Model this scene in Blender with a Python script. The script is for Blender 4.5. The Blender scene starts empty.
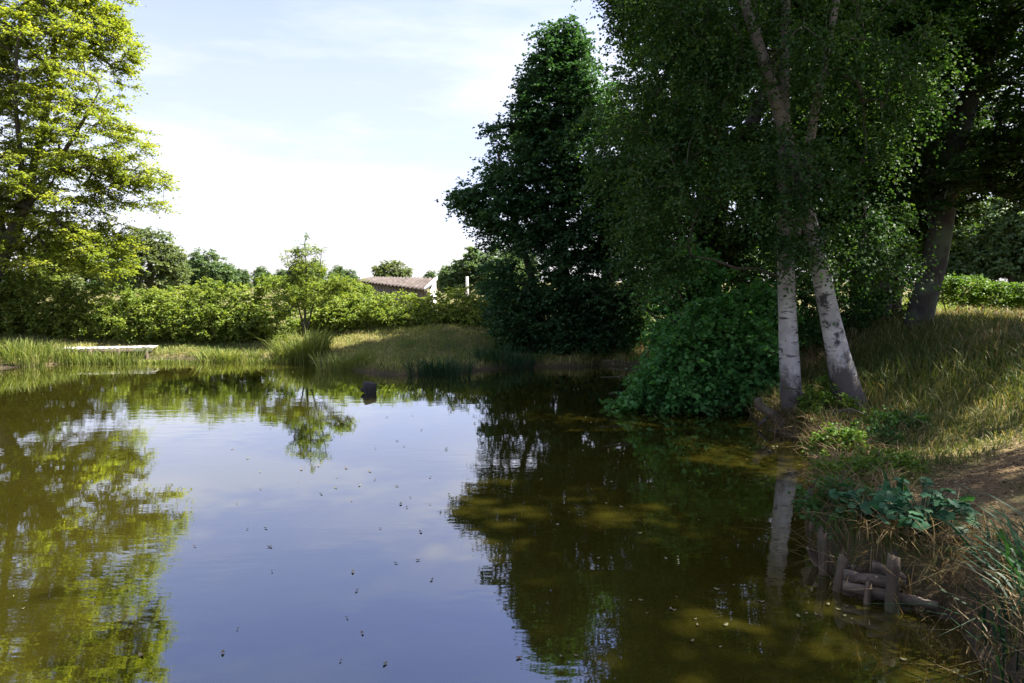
import bpy, math, random
import numpy as np
from mathutils import Vector

# ------------------------------------------------------------------ camera, sky, sun, exposure
S = bpy.context.scene
COL = S.collection
W_PX, H_PX, F_PX = 1024, 683, 683.0
EYE = 2.2
PITCH = math.radians(5.1)
cam_d = bpy.data.cameras.new("camera")
cam_d.sensor_width = 36.0
cam_d.lens = 36.0 * F_PX / W_PX
cam_d.clip_start = 0.05
cam_d.clip_end = 3000
cam = bpy.data.objects.new("camera", cam_d)
COL.objects.link(cam)
cam.location = (0, 0, EYE)
cam.rotation_euler = (math.radians(90) - PITCH, 0, 0)
S.camera = cam

SUN_AZ = math.radians(84)     # from +Y (view direction) towards +X (right)
SUN_EL = math.radians(52)
world = bpy.data.worlds.new("World")
S.world = world
world.use_nodes = True
wt = world.node_tree
wt.nodes.clear()
w_out = wt.nodes.new("ShaderNodeOutputWorld")
w_bg = wt.nodes.new("ShaderNodeBackground")
w_sky = wt.nodes.new("ShaderNodeTexSky")
w_sky.sky_type = 'NISHITA'
w_sky.sun_disc = False
w_sky.sun_elevation = SUN_EL
w_sky.sun_rotation = SUN_AZ
w_sky.air_density = 1.0
w_sky.dust_density = 1.0
w_sky.ozone_density = 1.6
w_tc = wt.nodes.new("ShaderNodeTexCoord")
w_map = wt.nodes.new("ShaderNodeMapping")
w_map.inputs['Scale'].default_value = (1.0, 1.0, 4.5)
w_map.inputs['Location'].default_value = (0.35, 0.2, 0.1)
w_n = wt.nodes.new("ShaderNodeTexNoise")
w_n.inputs['Scale'].default_value = 2.3
w_n.inputs['Detail'].default_value = 6
w_n.inputs['Roughness'].default_value = 0.55
w_r = wt.nodes.new("ShaderNodeValToRGB")
w_r.color_ramp.elements[0].position = 0.40
w_r.color_ramp.elements[0].color = (0.0, 0.0, 0.0, 1)
w_r.color_ramp.elements[1].position = 0.68
w_r.color_ramp.elements[1].color = (0.75, 0.75, 0.75, 1)
# summer veil: thick near the horizon, clearing above; unseen zenith whitened for fill light
w_sep = wt.nodes.new("ShaderNodeSeparateXYZ")
w_veil = wt.nodes.new("ShaderNodeValToRGB")          # by the sine of the elevation
_e = w_veil.color_ramp.elements
_e.new(0.5); _e.new(0.6)
for _k, (_p, _v) in enumerate(((0.26, 0.58), (0.47, 0.10), (0.58, 0.10), (0.85, 0.75))):
    _e[_k].position = _p
    _e[_k].color = (_v, _v, _v, 1)
w_add = wt.nodes.new("ShaderNodeMath")
w_add.use_clamp = True
wt.links.new(w_tc.outputs['Generated'], w_sep.inputs[0])
w_mix = wt.nodes.new("ShaderNodeMix")
w_mix.data_type = 'RGBA'
w_mix.inputs[7].default_value = (2.75, 2.8, 3.0, 1)
w_bg.inputs['Strength'].default_value = 0.08
wt.links.new(w_tc.outputs['Generated'], w_map.inputs[0])
wt.links.new(w_map.outputs[0], w_n.inputs['Vector'])
wt.links.new(w_n.outputs['Fac'], w_r.inputs[0])
wt.links.new(w_sep.outputs[2], w_veil.inputs[0])
wt.links.new(w_veil.outputs[0], w_add.inputs[0])
w_fade = wt.nodes.new("ShaderNodeMapRange")          # the clouds are low and thin out upward
w_fade.inputs[1].default_value = 0.22
w_fade.inputs[2].default_value = 0.5
w_fade.inputs[3].default_value = 1.0
w_fade.inputs[4].default_value = 0.25
w_cl = wt.nodes.new("ShaderNodeMath")
w_cl.operation = 'MULTIPLY'
wt.links.new(w_sep.outputs[2], w_fade.inputs[0])
wt.links.new(w_fade.outputs[0], w_cl.inputs[0])
wt.links.new(w_r.outputs[0], w_cl.inputs[1])
w_add.inputs[1].default_value = 0.0
wt.links.new(w_add.outputs[0], w_mix.inputs[0])
w_tint = wt.nodes.new("ShaderNodeMix")
w_tint.data_type = 'RGBA'
w_tint.blend_type = 'MULTIPLY'
w_tint.inputs[0].default_value = 1.0
w_tint.inputs[7].default_value = (1.02, 0.93, 1.2, 1)
wt.links.new(w_sky.outputs[0], w_tint.inputs[6])
wt.links.new(w_tint.outputs[2], w_mix.inputs[6])
w_mix2 = wt.nodes.new("ShaderNodeMix")
w_mix2.data_type = 'RGBA'
w_mix2.inputs[7].default_value = (4.3, 4.2, 4.25, 1)
wt.links.new(w_cl.outputs[0], w_mix2.inputs[0])
wt.links.new(w_mix.outputs[2], w_mix2.inputs[6])
wt.links.new(w_mix2.outputs[2], w_bg.inputs['Color'])
wt.links.new(w_bg.outputs[0], w_out.inputs['Surface'])

sun_d = bpy.data.lights.new("sun", 'SUN')
sun_d.energy = 5.0
sun_d.angle = math.radians(0.53)
sun_d.color = (1.0, 0.95, 0.86)
sun = bpy.data.objects.new("sun", sun_d)
COL.objects.link(sun)
sdir = Vector((math.sin(SUN_AZ) * math.cos(SUN_EL), math.cos(SUN_AZ) * math.cos(SUN_EL), math.sin(SUN_EL)))
sun.rotation_euler = (-sdir).to_track_quat('-Z', 'Y').to_euler()
sun.location = (40, 0, 60)

S.view_settings.view_transform = 'Standard'
S.view_settings.look = 'None'
S.view_settings.gamma = 1.0
S.view_settings.use_curve_mapping = False
S.view_settings.exposure = 2.05
S.render.engine = 'CYCLES'
S.cycles.max_bounces = 7
S.cycles.diffuse_bounces = 3
S.cycles.glossy_bounces = 3
S.cycles.transmission_bounces = 4
S.cycles.use_denoising = True
S.cycles.caustics_reflective = False
S.cycles.caustics_refractive = False

# ------------------------------------------------------------------ helpers
rng = np.random.default_rng(11)


def P(px, py, Y):
    """world point at depth Y seen at pixel px, py of the photograph"""
    u = (px - 512) / F_PX
    v = (341.5 - py) / F_PX
    t = Y / (math.cos(PITCH) + v * math.sin(PITCH))
    return np.array([u * t, Y, EYE + t * (v * math.cos(PITCH) - math.sin(PITCH))])


def PZ(px, py, z=0.0):
    v = (341.5 - py) / F_PX
    u = (px - 512) / F_PX
    dz = v * math.cos(PITCH) - math.sin(PITCH)
    t = (z - EYE) / dz
    return np.array([u * t, t * (math.cos(PITCH) + v * math.sin(PITCH)), z])


def tag(o, label=None, cat=None, group=None, kind=None):
    if label: o['label'] = label
    if cat: o['category'] = cat
    if group: o['group'] = group
    if kind: o['kind'] = kind
    return o


def empty(name, loc, label=None, cat=None, group=None):
    o = bpy.data.objects.new(name, None)
    o.empty_display_size = 0.2
    COL.objects.link(o)
    o.location = tuple(float(c) for c in loc)
    return tag(o, label, cat, group)


def build(name, verts, faces, mat, parent=None, origin=None, smooth=False, rnd=None, attrs=None):
    """verts in world space; faces: (m,k) array or list of tuples"""
    v = np.asarray(verts, dtype=np.float64).reshape(-1, 3)
    if origin is None:
        origin = np.array(parent.location) if parent else np.zeros(3)
    v = v - np.asarray(origin, dtype=np.float64)
    me = bpy.data.meshes.new(name)
    if isinstance(faces, np.ndarray):
        m, k = faces.shape
        me.vertices.add(len(v))
        me.vertices.foreach_set("co", v.astype(np.float32).ravel())
        me.loops.add(m * k)
        me.loops.foreach_set("vertex_index", faces.astype(np.int32).ravel())
        me.polygons.add(m)
        me.polygons.foreach_set("loop_start", np.arange(0, m * k, k, dtype=np.int32))
        me.update(calc_edges=True)
    else:
        me.from_pydata([tuple(p) for p in v], [], [tuple(int(i) for i in f) for f in faces])
        m = len(faces)
    if smooth:
        me.polygons.foreach_set("use_smooth", np.ones(len(me.polygons), dtype=bool))
    if rnd is not None:
        a = me.attributes.new("rnd", 'FLOAT', 'FACE')
        a.data.foreach_set("value", np.asarray(rnd, dtype=np.float32))
    for nm, vals in (attrs or {}).items():
        a = me.attributes.new(nm, 'FLOAT', 'POINT')
        a.data.foreach_set("value", np.asarray(vals, dtype=np.float32))
    me.update()
    me.validate()
    if mat: me.materials.append(mat)
    o = bpy.data.objects.new(name, me)
    COL.objects.link(o)
    if parent:
        o.parent = parent
    else:
        o.location = tuple(float(c) for c in origin)
    return o


def copy_tree(o, loc, rz, sc, label, parent=None):
    c = o.copy()
    COL.objects.link(c)
    if parent is None:
        c.location = tuple(float(q) for q in loc)
        c.rotation_euler = (0, 0, rz)
        c.scale = sc if isinstance(sc, tuple) else (sc, sc, sc)
        c['label'] = label
    else:
        c.parent = parent
    for ch in list(o.children):
        copy_tree(ch, None, None, None, None, c)
    return c


def norm(a):
    return a / np.maximum(np.linalg.norm(a, axis=-1, keepdims=True), 1e-9)


def spline(pts, n):
    """Catmull-Rom through pts (rows of any width), n samples"""
    p = np.asarray(pts, dtype=float)
    if len(p) == 2:
        t = np.linspace(0, 1, n)[:, None]
        return p[0] * (1 - t) + p[1] * t
    q = np.vstack([2 * p[0] - p[1], p, 2 * p[-1] - p[-2]])
    out = []
    for s in np.linspace(0, len(p) - 1 - 1e-6, n):
        i = int(s); t = s - i
        a, b, c, d = q[i], q[i + 1], q[i + 2], q[i + 3]
        out.append(0.5 * ((2 * b) + (-a + c) * t + (2 * a - 5 * b + 4 * c - d) * t * t + (-a + 3 * b - 3 * c + d) * t ** 3))
    return np.array(out)


class Geo:
    def __init__(self):
        self.v = []; self.f = []; self.n = 0

    def add(self, v, f):
        self.v.append(np.asarray(v)); self.f.append(np.asarray(f) + self.n); self.n += len(v)

    def tube(self, pts, rad, sides=6, wob=0.0, cap=False, seed=0):
        pts = np.asarray(pts, float); n = len(pts)
        rad = np.broadcast_to(np.asarray(rad, float), (n,))
        t = norm(np.gradient(pts, axis=0))
        ref = np.array([0.13, 0.97, 0.2]) if abs(t[0][2]) > 0.6 else np.array([0.1, 0.1, 1.0])
        a = norm(np.cross(t, ref)); b = np.cross(t, a)
        th = np.arange(sides) * 2 * math.pi / sides
        r = rad[:, None] * np.ones((1, sides))
        if wob:
            g = np.random.default_rng(seed)
            ph = g.uniform(0, 6.28, 6)
            zz = np.arange(n)[:, None] * 0.55
            r = r * (1 + wob * (np.sin(2 * th + ph[0] + zz * .4) + .7 * np.sin(3 * th + ph[1] - zz * .6) + .6 * np.sin(5 * th + ph[2] + zz) + 0.5 * g.normal(size=(n, sides))))
        v = pts[:, None, :] + (np.cos(th)[None, :, None] * a[:, None, :] + np.sin(th)[None, :, None] * b[:, None, :]) * r[:, :, None]
        idx = np.arange(n * sides).reshape(n, sides)
        f = np.stack([idx[:-1], np.roll(idx[:-1], -1, 1), np.roll(idx[1:], -1, 1), idx[1:]], -1).reshape(-1, 4)
        vv = v.reshape(-1, 3)
        if cap:
            extra = []; ff = []
            base = len(vv)
            for row, k in ((0, 0), (n - 1, 1)):
                extra.append(pts[row]); c = base + k
                for j in range(0, sides, 2):
                    q = [idx[row][j], idx[row][(j + 1) % sides], idx[row][(j + 2) % sides], c]
                    ff.append(q if k else q[::-1])
            vv = np.vstack([vv, extra]); f = np.vstack([f, ff])
        self.add(vv, f)

    def stake(self, p, t, r, seed, lean=0.0):
        """round stake with a split, uneven top"""
        g = np.random.default_rng(seed)
        n0 = len(self.v)
        mid = p * .5 + t * .5 + np.array([lean, 0, 0])
        top = t + np.array([lean * 2, 0, 0])
        path = np.array([p + [0, 0, -.5], p, p * .75 + t * .25 + [lean * .5, 0, 0], mid, p * .25 + t * .75 + [lean * 1.5, 0, 0], top])
        self.tube(path, [r, r * 1.05, r * 1.02, r, r * .96, r * .85], 11, .07, True, seed)
        v = self.v[-1]
        k = slice(5 * 11, 6 * 11)
        v[k, 2] += g.uniform(-.045, .02, 11)
        v[-1, 2] -= .035

    def box(self, c, sx, sy, sz, rot=None, jit=0.0, seed=0):
        s = np.array([[-1, -1, -1], [1, -1, -1], [1, 1, -1], [-1, 1, -1], [-1, -1, 1], [1, -1, 1], [1, 1, 1], [-1, 1, 1]]) * np.array([sx, sy, sz]) / 2
        if jit: s = s + np.random.default_rng(seed).normal(size=s.shape) * jit
        if rot is not None: s = s @ np.asarray(rot).T
        self.add(s + np.asarray(c), [[0, 3, 2, 1], [4, 5, 6, 7], [0, 1, 5, 4], [1, 2, 6, 5], [2, 3, 7, 6], [3, 0, 4, 7]])

    def build(self, name, mat, parent=None, **k):
        return build(name, np.vstack(self.v), np.vstack(self.f), mat, parent, **k)


def basis(d, up=(0, 0, 1)):
    d = norm(np.asarray(d, float)); s = norm(np.cross(up, d)); u = np.cross(d, s)
    return np.stack([d, s, u], 1)


# ------------------------------------------------------------------ materials
def new_mat(name):
    m = bpy.data.materials.new(name)
    m.use_nodes = True
    nt = m.node_tree
    b = nt.nodes['Principled BSDF']
    return m, nt, b


def ramp(nt, stops, fac=None):
    r = nt.nodes.new("ShaderNodeValToRGB")
    e = r.color_ramp.elements
    while len(e) < len(stops): e.new(0.5)
    for k, (p, c) in enumerate(stops):
        e[k].position = p; e[k].color = (*c, 1) if len(c) == 3 else c
    if fac is not None: nt.links.new(fac, r.inputs[0])
    return r


def noise(nt, scale, detail=4, rough=0.55, vec=None, sc=None, coord='Object'):
    n = nt.nodes.new("ShaderNodeTexNoise")
    n.inputs['Scale'].default_value = scale
    n.inputs['Detail'].default_value = detail
    n.inputs['Roughness'].default_value = rough
    tc = nt.nodes.new("ShaderNodeTexCoord")
    if sc:
        mp = nt.nodes.new("ShaderNodeMapping")
        mp.inputs['Scale'].default_value = sc
        nt.links.new(tc.outputs[coord], mp.inputs[0])
        nt.links.new(mp.outputs[0], n.inputs['Vector'])
    else:
        nt.links.new(tc.outputs[coord], n.inputs['Vector'])
    return n


def mixc(nt, fac, a, b, mode='MIX'):
    m = nt.nodes.new("ShaderNodeMix")
    m.data_type = 'RGBA'; m.blend_type = mode
    for sock, val in ((m.inputs[0], fac), (m.inputs[6], a), (m.inputs[7], b)):
        if isinstance(val, (int, float)): sock.default_value = val
        elif isinstance(val, tuple): sock.default_value = (*val, 1) if len(val) == 3 else val
        else: nt.links.new(val, sock)
    return m.outputs[2]


def bump(nt, b, height, strength=0.5, dist=0.02):
    bp = nt.nodes.new("ShaderNodeBump")
    bp.inputs['Strength'].default_value = strength
    bp.inputs['Distance'].default_value = dist
    nt.links.new(height, bp.inputs['Height'])
    nt.links.new(bp.outputs[0], b.inputs['Normal'])


def leaf_mat(name, dark, mid, light, trans=0.4, tint=(1.25, 1.25, 0.5), rough=0.55, spec=0.22):
    """foliage: each leaf picks its own colour by its random value"""
    m, nt, b = new_mat(name)
    at = nt.nodes.new("ShaderNodeAttribute"); at.attribute_name = 'rnd'
    r = ramp(nt, [(0.0, dark), (0.5, mid), (1.0, light)], at.outputs['Fac'])
    nt.links.new(r.outputs[0], b.inputs['Base Color'])
    b.inputs['Roughness'].default_value = rough
    b.inputs['Specular IOR Level'].default_value = spec
    tr = nt.nodes.new("ShaderNodeBsdfTranslucent")
    c = mixc(nt, 1.0, r.outputs[0], tint, 'MULTIPLY')
    nt.links.new(c, tr.inputs['Color'])
    mx = nt.nodes.new("ShaderNodeMixShader")
    mx.inputs[0].default_value = trans
    nt.links.new(b.outputs[0], mx.inputs[1]); nt.links.new(tr.outputs[0], mx.inputs[2])
    nt.links.new(mx.outputs[0], nt.nodes['Material Output'].inputs['Surface'])
    return m


L_BEECH = leaf_mat("sun_toned_beech_leaf", (.11, .165, .028), (.20, .255, .046), (.33, .35, .075), .55, (1.5, 1.42, .42))  # sunlight is put into this lighter, yellower leaf colour
L_DARKBEECH = leaf_mat("shade_toned_beech_leaf", (.018, .045, .012), (.03, .07, .016), (.055, .10, .02), .38)  # darker copy of the beech leaf, shade put into its colour
L_ALDER = leaf_mat("alder_leaf", (.026, .068, .028), (.044, .105, .04), (.07, .14, .05), .32, (1.2, 1.3, .55))
L_BIRCH = leaf_mat("birch_leaf", (.02, .055, .016), (.036, .085, .022), (.09, .15, .03), .42)
L_OAK = leaf_mat("oak_leaf", (.025, .055, .015), (.045, .085, .02), (.085, .125, .025), .4)
L_BUSH = leaf_mat("hazel_leaf", (.04, .14, .038), (.085, .235, .06), (.135, .30, .075), .35, (1.2, 1.3, .5))
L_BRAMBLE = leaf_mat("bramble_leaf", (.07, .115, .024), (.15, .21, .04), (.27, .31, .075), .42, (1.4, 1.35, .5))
L_BRAMBLE_D = leaf_mat("shade_toned_bramble_leaf", (.03, .08, .022), (.05, .12, .03), (.09, .16, .035), .4)  # bramble leaf again, with shade painted into the tone
L_FAR = leaf_mat("far_tree_leaf", (.06, .11, .055), (.10, .16, .07), (.16, .21, .09), .35)  # lightened colours carry the haze of distance
L_FARPALE = leaf_mat("far_pale_leaf", (.08, .12, .05), (.13, .17, .07), (.19, .22, .09), .35)
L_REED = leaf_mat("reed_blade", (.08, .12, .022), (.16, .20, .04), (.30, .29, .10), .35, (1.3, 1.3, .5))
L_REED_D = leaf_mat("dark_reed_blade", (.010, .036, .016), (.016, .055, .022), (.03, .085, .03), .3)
L_GRASS = leaf_mat("grass_blade", (.05, .085, .018), (.12, .14, .03), (.36, .29, .13), .3, (1.3, 1.2, .6))
L_BANK = leaf_mat("far_bank_grass", (.10, .15, .035), (.22, .25, .065), (.42, .37, .16), .35, (1.3, 1.2, .6))
L_DRY = leaf_mat("dry_grass_blade", (.14, .10, .045), (.24, .17, .08), (.34, .26, .14), .3, (1.2, 1.1, .7))
L_MAIZE = leaf_mat("maize_leaf", (.10, .15, .03), (.17, .22, .05), (.28, .28, .10), .4)
L_WEED = leaf_mat("weed_leaf", (.02, .075, .035), (.035, .105, .05), (.06, .14, .055), .3, (1.1, 1.3, .6))
L_NETTLE = leaf_mat("small_weed_leaf", (.05, .11, .015), (.085, .16, .02), (.16, .22, .03), .4)
L_LITTER = leaf_mat("litter_leaf", (.08, .05, .025), (.16, .11, .055), (.28, .21, .12), .15, (1, 1, 1))


def bark_mat(name, c0, c1, scale=6, stretch=(1, 1, .22), bstr=.8, moss=None):
    m, nt, b = new_mat(name)
    n = noise(nt, scale, 6, .65, sc=stretch)
    r = ramp(nt, [(.3, c0), (.7, c1)], n.outputs['Fac'])
    col = r.outputs[0]
    if moss:
        n2 = noise(nt, 2.2, 4, .6)
        r2 = ramp(nt, [(.45, (0, 0, 0)), (.62, (1, 1, 1))], n2.outputs['Fac'])
        col = mixc(nt, r2.outputs[0], col, moss)
    nt.links.new(col, b.inputs['Base Color'])
    b.inputs['Roughness'].default_value = .9
    bump(nt, b, n.outputs['Fac'], bstr, .03)
    return m


BARK = bark_mat("dark_bark", (.03, .024, .018), (.095, .078, .06), moss=(.05, .06, .025))
BARK_BEECH = bark_mat("beech_bark", (.010, .008, .006), (.05, .039, .028), 6, (1, 1, .4), .9, moss=(.06, .075, .04))  # darkened in the colour to stand in for canopy shade
WOOD_OLD = bark_mat("weathered_wood", (.022, .015, .009), (.17, .125, .08), 13, (1, 1, .09), 1.0, moss=(.045, .055, .02))
WOOD_WET = bark_mat("wet_dark_wood", (.012, .011, .012), (.045, .04, .036), 9, (1, 1, .2), .9)
WOOD_PLANK = bark_mat("grey_plank", (.035, .027, .02), (.19, .15, .11), 7, (.15, 1, 1), .8)
WOOD_PALE = bark_mat("pale_plank", (.24, .225, .20), (.50, .47, .43), 7, (1, .2, 1), .4)


def birch_mat():
    m, nt, b = new_mat("birch_bark")
    n1 = noise(nt, 3.0, 5, .6)
    white = ramp(nt, [(.3, (.20, .185, .165)), (.65, (.44, .42, .385))], n1.outputs['Fac'])
    n2 = noise(nt, 4.2, 5, .62, sc=(1.3, 1.3, 5.5))         # lenticel bands run round the stem
    lent = ramp(nt, [(.55, (0, 0, 0)), (.62, (1, 1, 1))], n2.outputs['Fac'])
    col = mixc(nt, lent.outputs[0], white.outputs[0], (.055, .045, .04))
    n4 = noise(nt, 2.2, 4, .6, sc=(1.2, 1.2, 1.0))
    knots = ramp(nt, [(.60, (0, 0, 0)), (.66, (1, 1, 1))], n4.outputs['Fac'])
    col = mixc(nt, knots.outputs[0], col, (.035, .03, .028))
    # the old bark near the foot is cracked and dark
    tc = nt.nodes.new("ShaderNodeTexCoord")
    sep = nt.nodes.new("ShaderNodeSeparateXYZ")
    nt.links.new(tc.outputs['Object'], sep.inputs[0])
    n3 = noise(nt, 7, 4, .7, sc=(1, 1, .5))
    ad = nt.nodes.new("ShaderNodeMath"); ad.operation = 'MULTIPLY_ADD'
    nt.links.new(n3.outputs['Fac'], ad.inputs[0]); ad.inputs[1].default_value = -1.6
    nt.links.new(sep.outputs[2], ad.inputs[2])
    foot = ramp(nt, [(.0, (1, 1, 1)), (.4, (0, 0, 0))], ad.outputs[0])
    col = mixc(nt, foot.outputs[0], col, (.06, .05, .042))
    # thin upper stems grow reddish brown
    up = nt.nodes.new("ShaderNodeMapRange")
    up.inputs[1].default_value = 1.8; up.inputs[2].default_value = 3.4
    nt.links.new(sep.outputs[2], up.inputs[0])
    mu = nt.nodes.new("ShaderNodeMath"); mu.operation = 'MULTIPLY'; mu.inputs[1].default_value = .8
    nt.links.new(up.outputs[0], mu.inputs[0])
    col = mixc(nt, mu.outputs[0], col, (.12, .092, .07))
    nt.links.new(col, b.inputs['Base Color'])
    b.inputs['Roughness'].default_value = .75
    bump(nt, b, n2.outputs['Fac'], .5, .02)
    return m


BIRCH = birch_mat()

# ------------------------------------------------------------------ pond outline and terrain
shore_px = [(0, 368), (50, 365), (100, 361.5), (150, 360.5), (200, 359.5), (250, 360), (300, 361.5), (330, 366), (360, 372),
            (390, 375.5), (430, 374.5), (460, 372.5), (500, 369), (540, 367.5), (580, 367.5)]
shore = [PZ(a, b)[:2] for a, b in shore_px]
shore += [np.array(q) for q in ((2.4, 17.6), (3.5, 16.2), (4.1, 14.2), (4.2, 12.2), (3.9, 10.9))]
shore += [PZ(a, b)[:2] for a, b in ((775, 432), (800, 440), (812, 462), (816, 492), (817, 520), (821, 548), (830, 572), (856, 594), (905, 606), (945, 618), (975, 640))]
shore += [np.array(q) for q in ((2.62, 3.5), (2.35, 2.7), (1.6, 1.9), (0.3, 1.35), (-3, 1.0), (-8, .8), (-13, 2.5), (-18, 7), (-20.5, 12), (-19, 15.6), (-16, 16.4))]
shore = np.array(shore)
closed = np.vstack([shore[-1:], shore, shore[:2]])
fine = []
for i in range(1, len(closed) - 2):
    a, b, c, d = closed[i - 1], closed[i], closed[i + 1], closed[i + 2]
    for t in np.linspace(0, 1, 6, endpoint=False):
        fine.append(0.5 * ((2 * b) + (-a + c) * t + (2 * a - 5 * b + 4 * c - d) * t * t + (-a + 3 * b - 3 * c + d) * t ** 3))
fine = np.array(fine)
fine += 0.035 * np.random.default_rng(3).normal(size=fine.shape)


def shore_dist(x, y):
    """signed distance to the waterline, positive on land"""
    x = np.asarray(x, float).ravel(); y = np.asarray(y, float).ravel()
    best = np.full(x.shape, 1e9); inside = np.zeros(x.shape, bool)
    A = fine; B = np.roll(fine, -1, 0)
    for (ax, ay), (bx, by) in zip(A, B):
        dx, dy = bx - ax, by - ay
        t = np.clip(((x - ax) * dx + (y - ay) * dy) / (dx * dx + dy * dy + 1e-12), 0, 1)
        best = np.minimum(best, (x - ax - t * dx) ** 2 + (y - ay - t * dy) ** 2)
        if abs(dy) > 1e-12:
            cr = ((ay > y) != (by > y)) & (x < dx * (y - ay) / dy + ax)
            inside ^= cr
    d = np.sqrt(best)
    return np.where(inside, -d, d)


def ss(a, b, x):
    t = np.clip((x - a) / (b - a), 0, 1)
    return t * t * (3 - 2 * t)


def vnoise(x, y, s, seed=0):
    g = np.random.default_rng(seed)
    out = 0
    for k in range(7):
        a = g.uniform(0, 6.28); f = s * g.uniform(.6, 1.9); p = g.uniform(0, 6.28)
        out = out + np.sin((x * math.cos(a) + y * math.sin(a)) * f + p)
    return out / 7


PATH = np.array([(3.6, 1.0), (3.4, 2.8), (3.25, 4.2), (3.5, 5.3), (4.2, 5.9), (5.6, 6.5), (8.0, 7.2), (12.0, 8.0)])


def path_dist(x, y):
    best = np.full(np.shape(x), 1e9)
    for (ax, ay), (bx, by) in zip(PATH[:-1], PATH[1:]):
        dx, dy = bx - ax, by - ay
        t = np.clip(((x - ax) * dx + (y - ay) * dy) / (dx * dx + dy * dy), 0, 1)
        best = np.minimum(best, np.hypot(x - ax - t * dx, y - ay - t * dy))
    return best


def height(x, y, d=None):
    x = np.asarray(x, float); y = np.asarray(y, float)
    shp = x.shape
    if d is None: d = shore_dist(x, y).reshape(shp)
    right = ss(0.0, 2.5, x - 0.12 * (y - 8)) * (1 - ss(15.5, 19.5, y))
    near = ss(1.5, 2.3, x) * (1 - ss(5.2, 7.5, y))
    lip = 0.2 + 0.16 * near
    hr = lip * ss(0, .14, d) + (1.02 - .16 * near) * ss(0.05, 4.6, d) + .38 * ss(5, 22, d)
    hf = .16 * ss(0, .25, d) + .66 * ss(0.1, 4.6, d) - .75 * ss(5.5, 16, d)
    h = right * hr + (1 - right) * hf
    h = h + (.045 * vnoise(x, y, 1.4, 1) + .02 * vnoise(x, y, 4.5, 2)) * ss(.1, 1.5, d)
    h = h + .16 * vnoise(x, y, .8, 5) * ss(9, 12, y) * ss(6.5, 9, x) * (1 - ss(18, 22, y))
    h = np.where(d < 0, -.9 * ss(0, 2.2, -d) - .04, h)
    # the field on the right lies a little above the bank
    return h


def G(px, py):
    """where the ground is seen at a pixel of the photograph"""
    for Y in np.arange(2.0, 40, .03):
        p = P(px, py, Y)
        if p[2] <= max(ground_z(p[0], p[1]), 0): return p
    return P(px, py, 40)


def ground_z(x, y):
    return float(height(np.array([x]), np.array([y]))[0])


def axis(lo, hi, step, far):
    a = np.arange(lo, hi + 1e-6, step)
    g = []; q = step
    p = hi
    while p < far:
        q *= 1.35; p += q; g.append(p)
    l = []; q = step; p = lo
    while p > -far:
        q *= 1.35; p -= q; l.append(p)
    return np.array(l[::-1] + list(a) + g)


gx = np.concatenate([axis(-24, 16, .16, 900)])
gy = axis(-3, 27, .16, 900)
GX, GY = np.meshgrid(gx, gy)
DD = shore_dist(GX, GY).reshape(GX.shape)
GZ = height(GX, GY, DD)
PD = path_dist(GX, GY)
ix = np.arange(GX.size).reshape(GX.shape)
gf = np.stack([ix[:-1, :-1], ix[:-1, 1:], ix[1:, 1:], ix[1:, :-1]], -1).reshape(-1, 4)


def ground_mat():
    m, nt, b = new_mat("bank_ground")
    a1 = nt.nodes.new("ShaderNodeAttribute"); a1.attribute_name = 'path'
    a2 = nt.nodes.new("ShaderNodeAttribute"); a2.attribute_name = 'shore'
    n1 = noise(nt, 1.1, 6, .62); n2 = noise(nt, 14, 6, .7); n3 = noise(nt, 55, 4, .7)
    grass = ramp(nt, [(.3, (.05, .07, .02)), (.5, (.12, .115, .04)), (.72, (.28, .225, .11))], n1.outputs['Fac'])
    g2 = ramp(nt, [(.3, (.5, .5, .5)), (.7, (1.25, 1.2, 1.1))], n2.outputs['Fac'])
    col = mixc(nt, 1.0, grass.outputs[0], g2.outputs[0], 'MULTIPLY')
    dirt = ramp(nt, [(.3, (.07, .046, .024)), (.55, (.17, .12, .066)), (.75, (.32, .245, .15))], n3.outputs['Fac'])
    dirt2 = mixc(nt, 1.0, dirt.outputs[0], g2.outputs[0], 'MULTIPLY')
    pm = nt.nodes.new("ShaderNodeMath"); pm.operation = 'MULTIPLY_ADD'
    nt.links.new(n2.outputs['Fac'], pm.inputs[0]); pm.inputs[1].default_value = .7
    nt.links.new(a1.outputs['Fac'], pm.inputs[2])
    pr = ramp(nt, [(.62, (0, 0, 0)), (.95, (1, 1, 1))], pm.outputs[0])
    col = mixc(nt, pr.outputs[0], col, dirt2)
    mud = mixc(nt, n2.outputs['Fac'], (.035, .026, .018), (.09, .07, .05))
    col = mixc(nt, a2.outputs['Fac'], col, mud)
    nt.links.new(col, b.inputs['Base Color'])
    b.inputs['Roughness'].default_value = .95
    b.inputs['Specular IOR Level'].default_value = .15
    bump(nt, b, n2.outputs['Fac'], .9, .06)
    return m


ground = build("ground", np.stack([GX, GY, GZ], -1), gf, ground_mat(), smooth=True,
               attrs={'path': np.clip(1.0 - PD / .9, 0, 1).ravel() * .68, 'shore': (1 - ss(.02, .22, DD + .06 * vnoise(GX, GY, 6, 9))).ravel()})
tag(ground, kind='structure')


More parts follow.
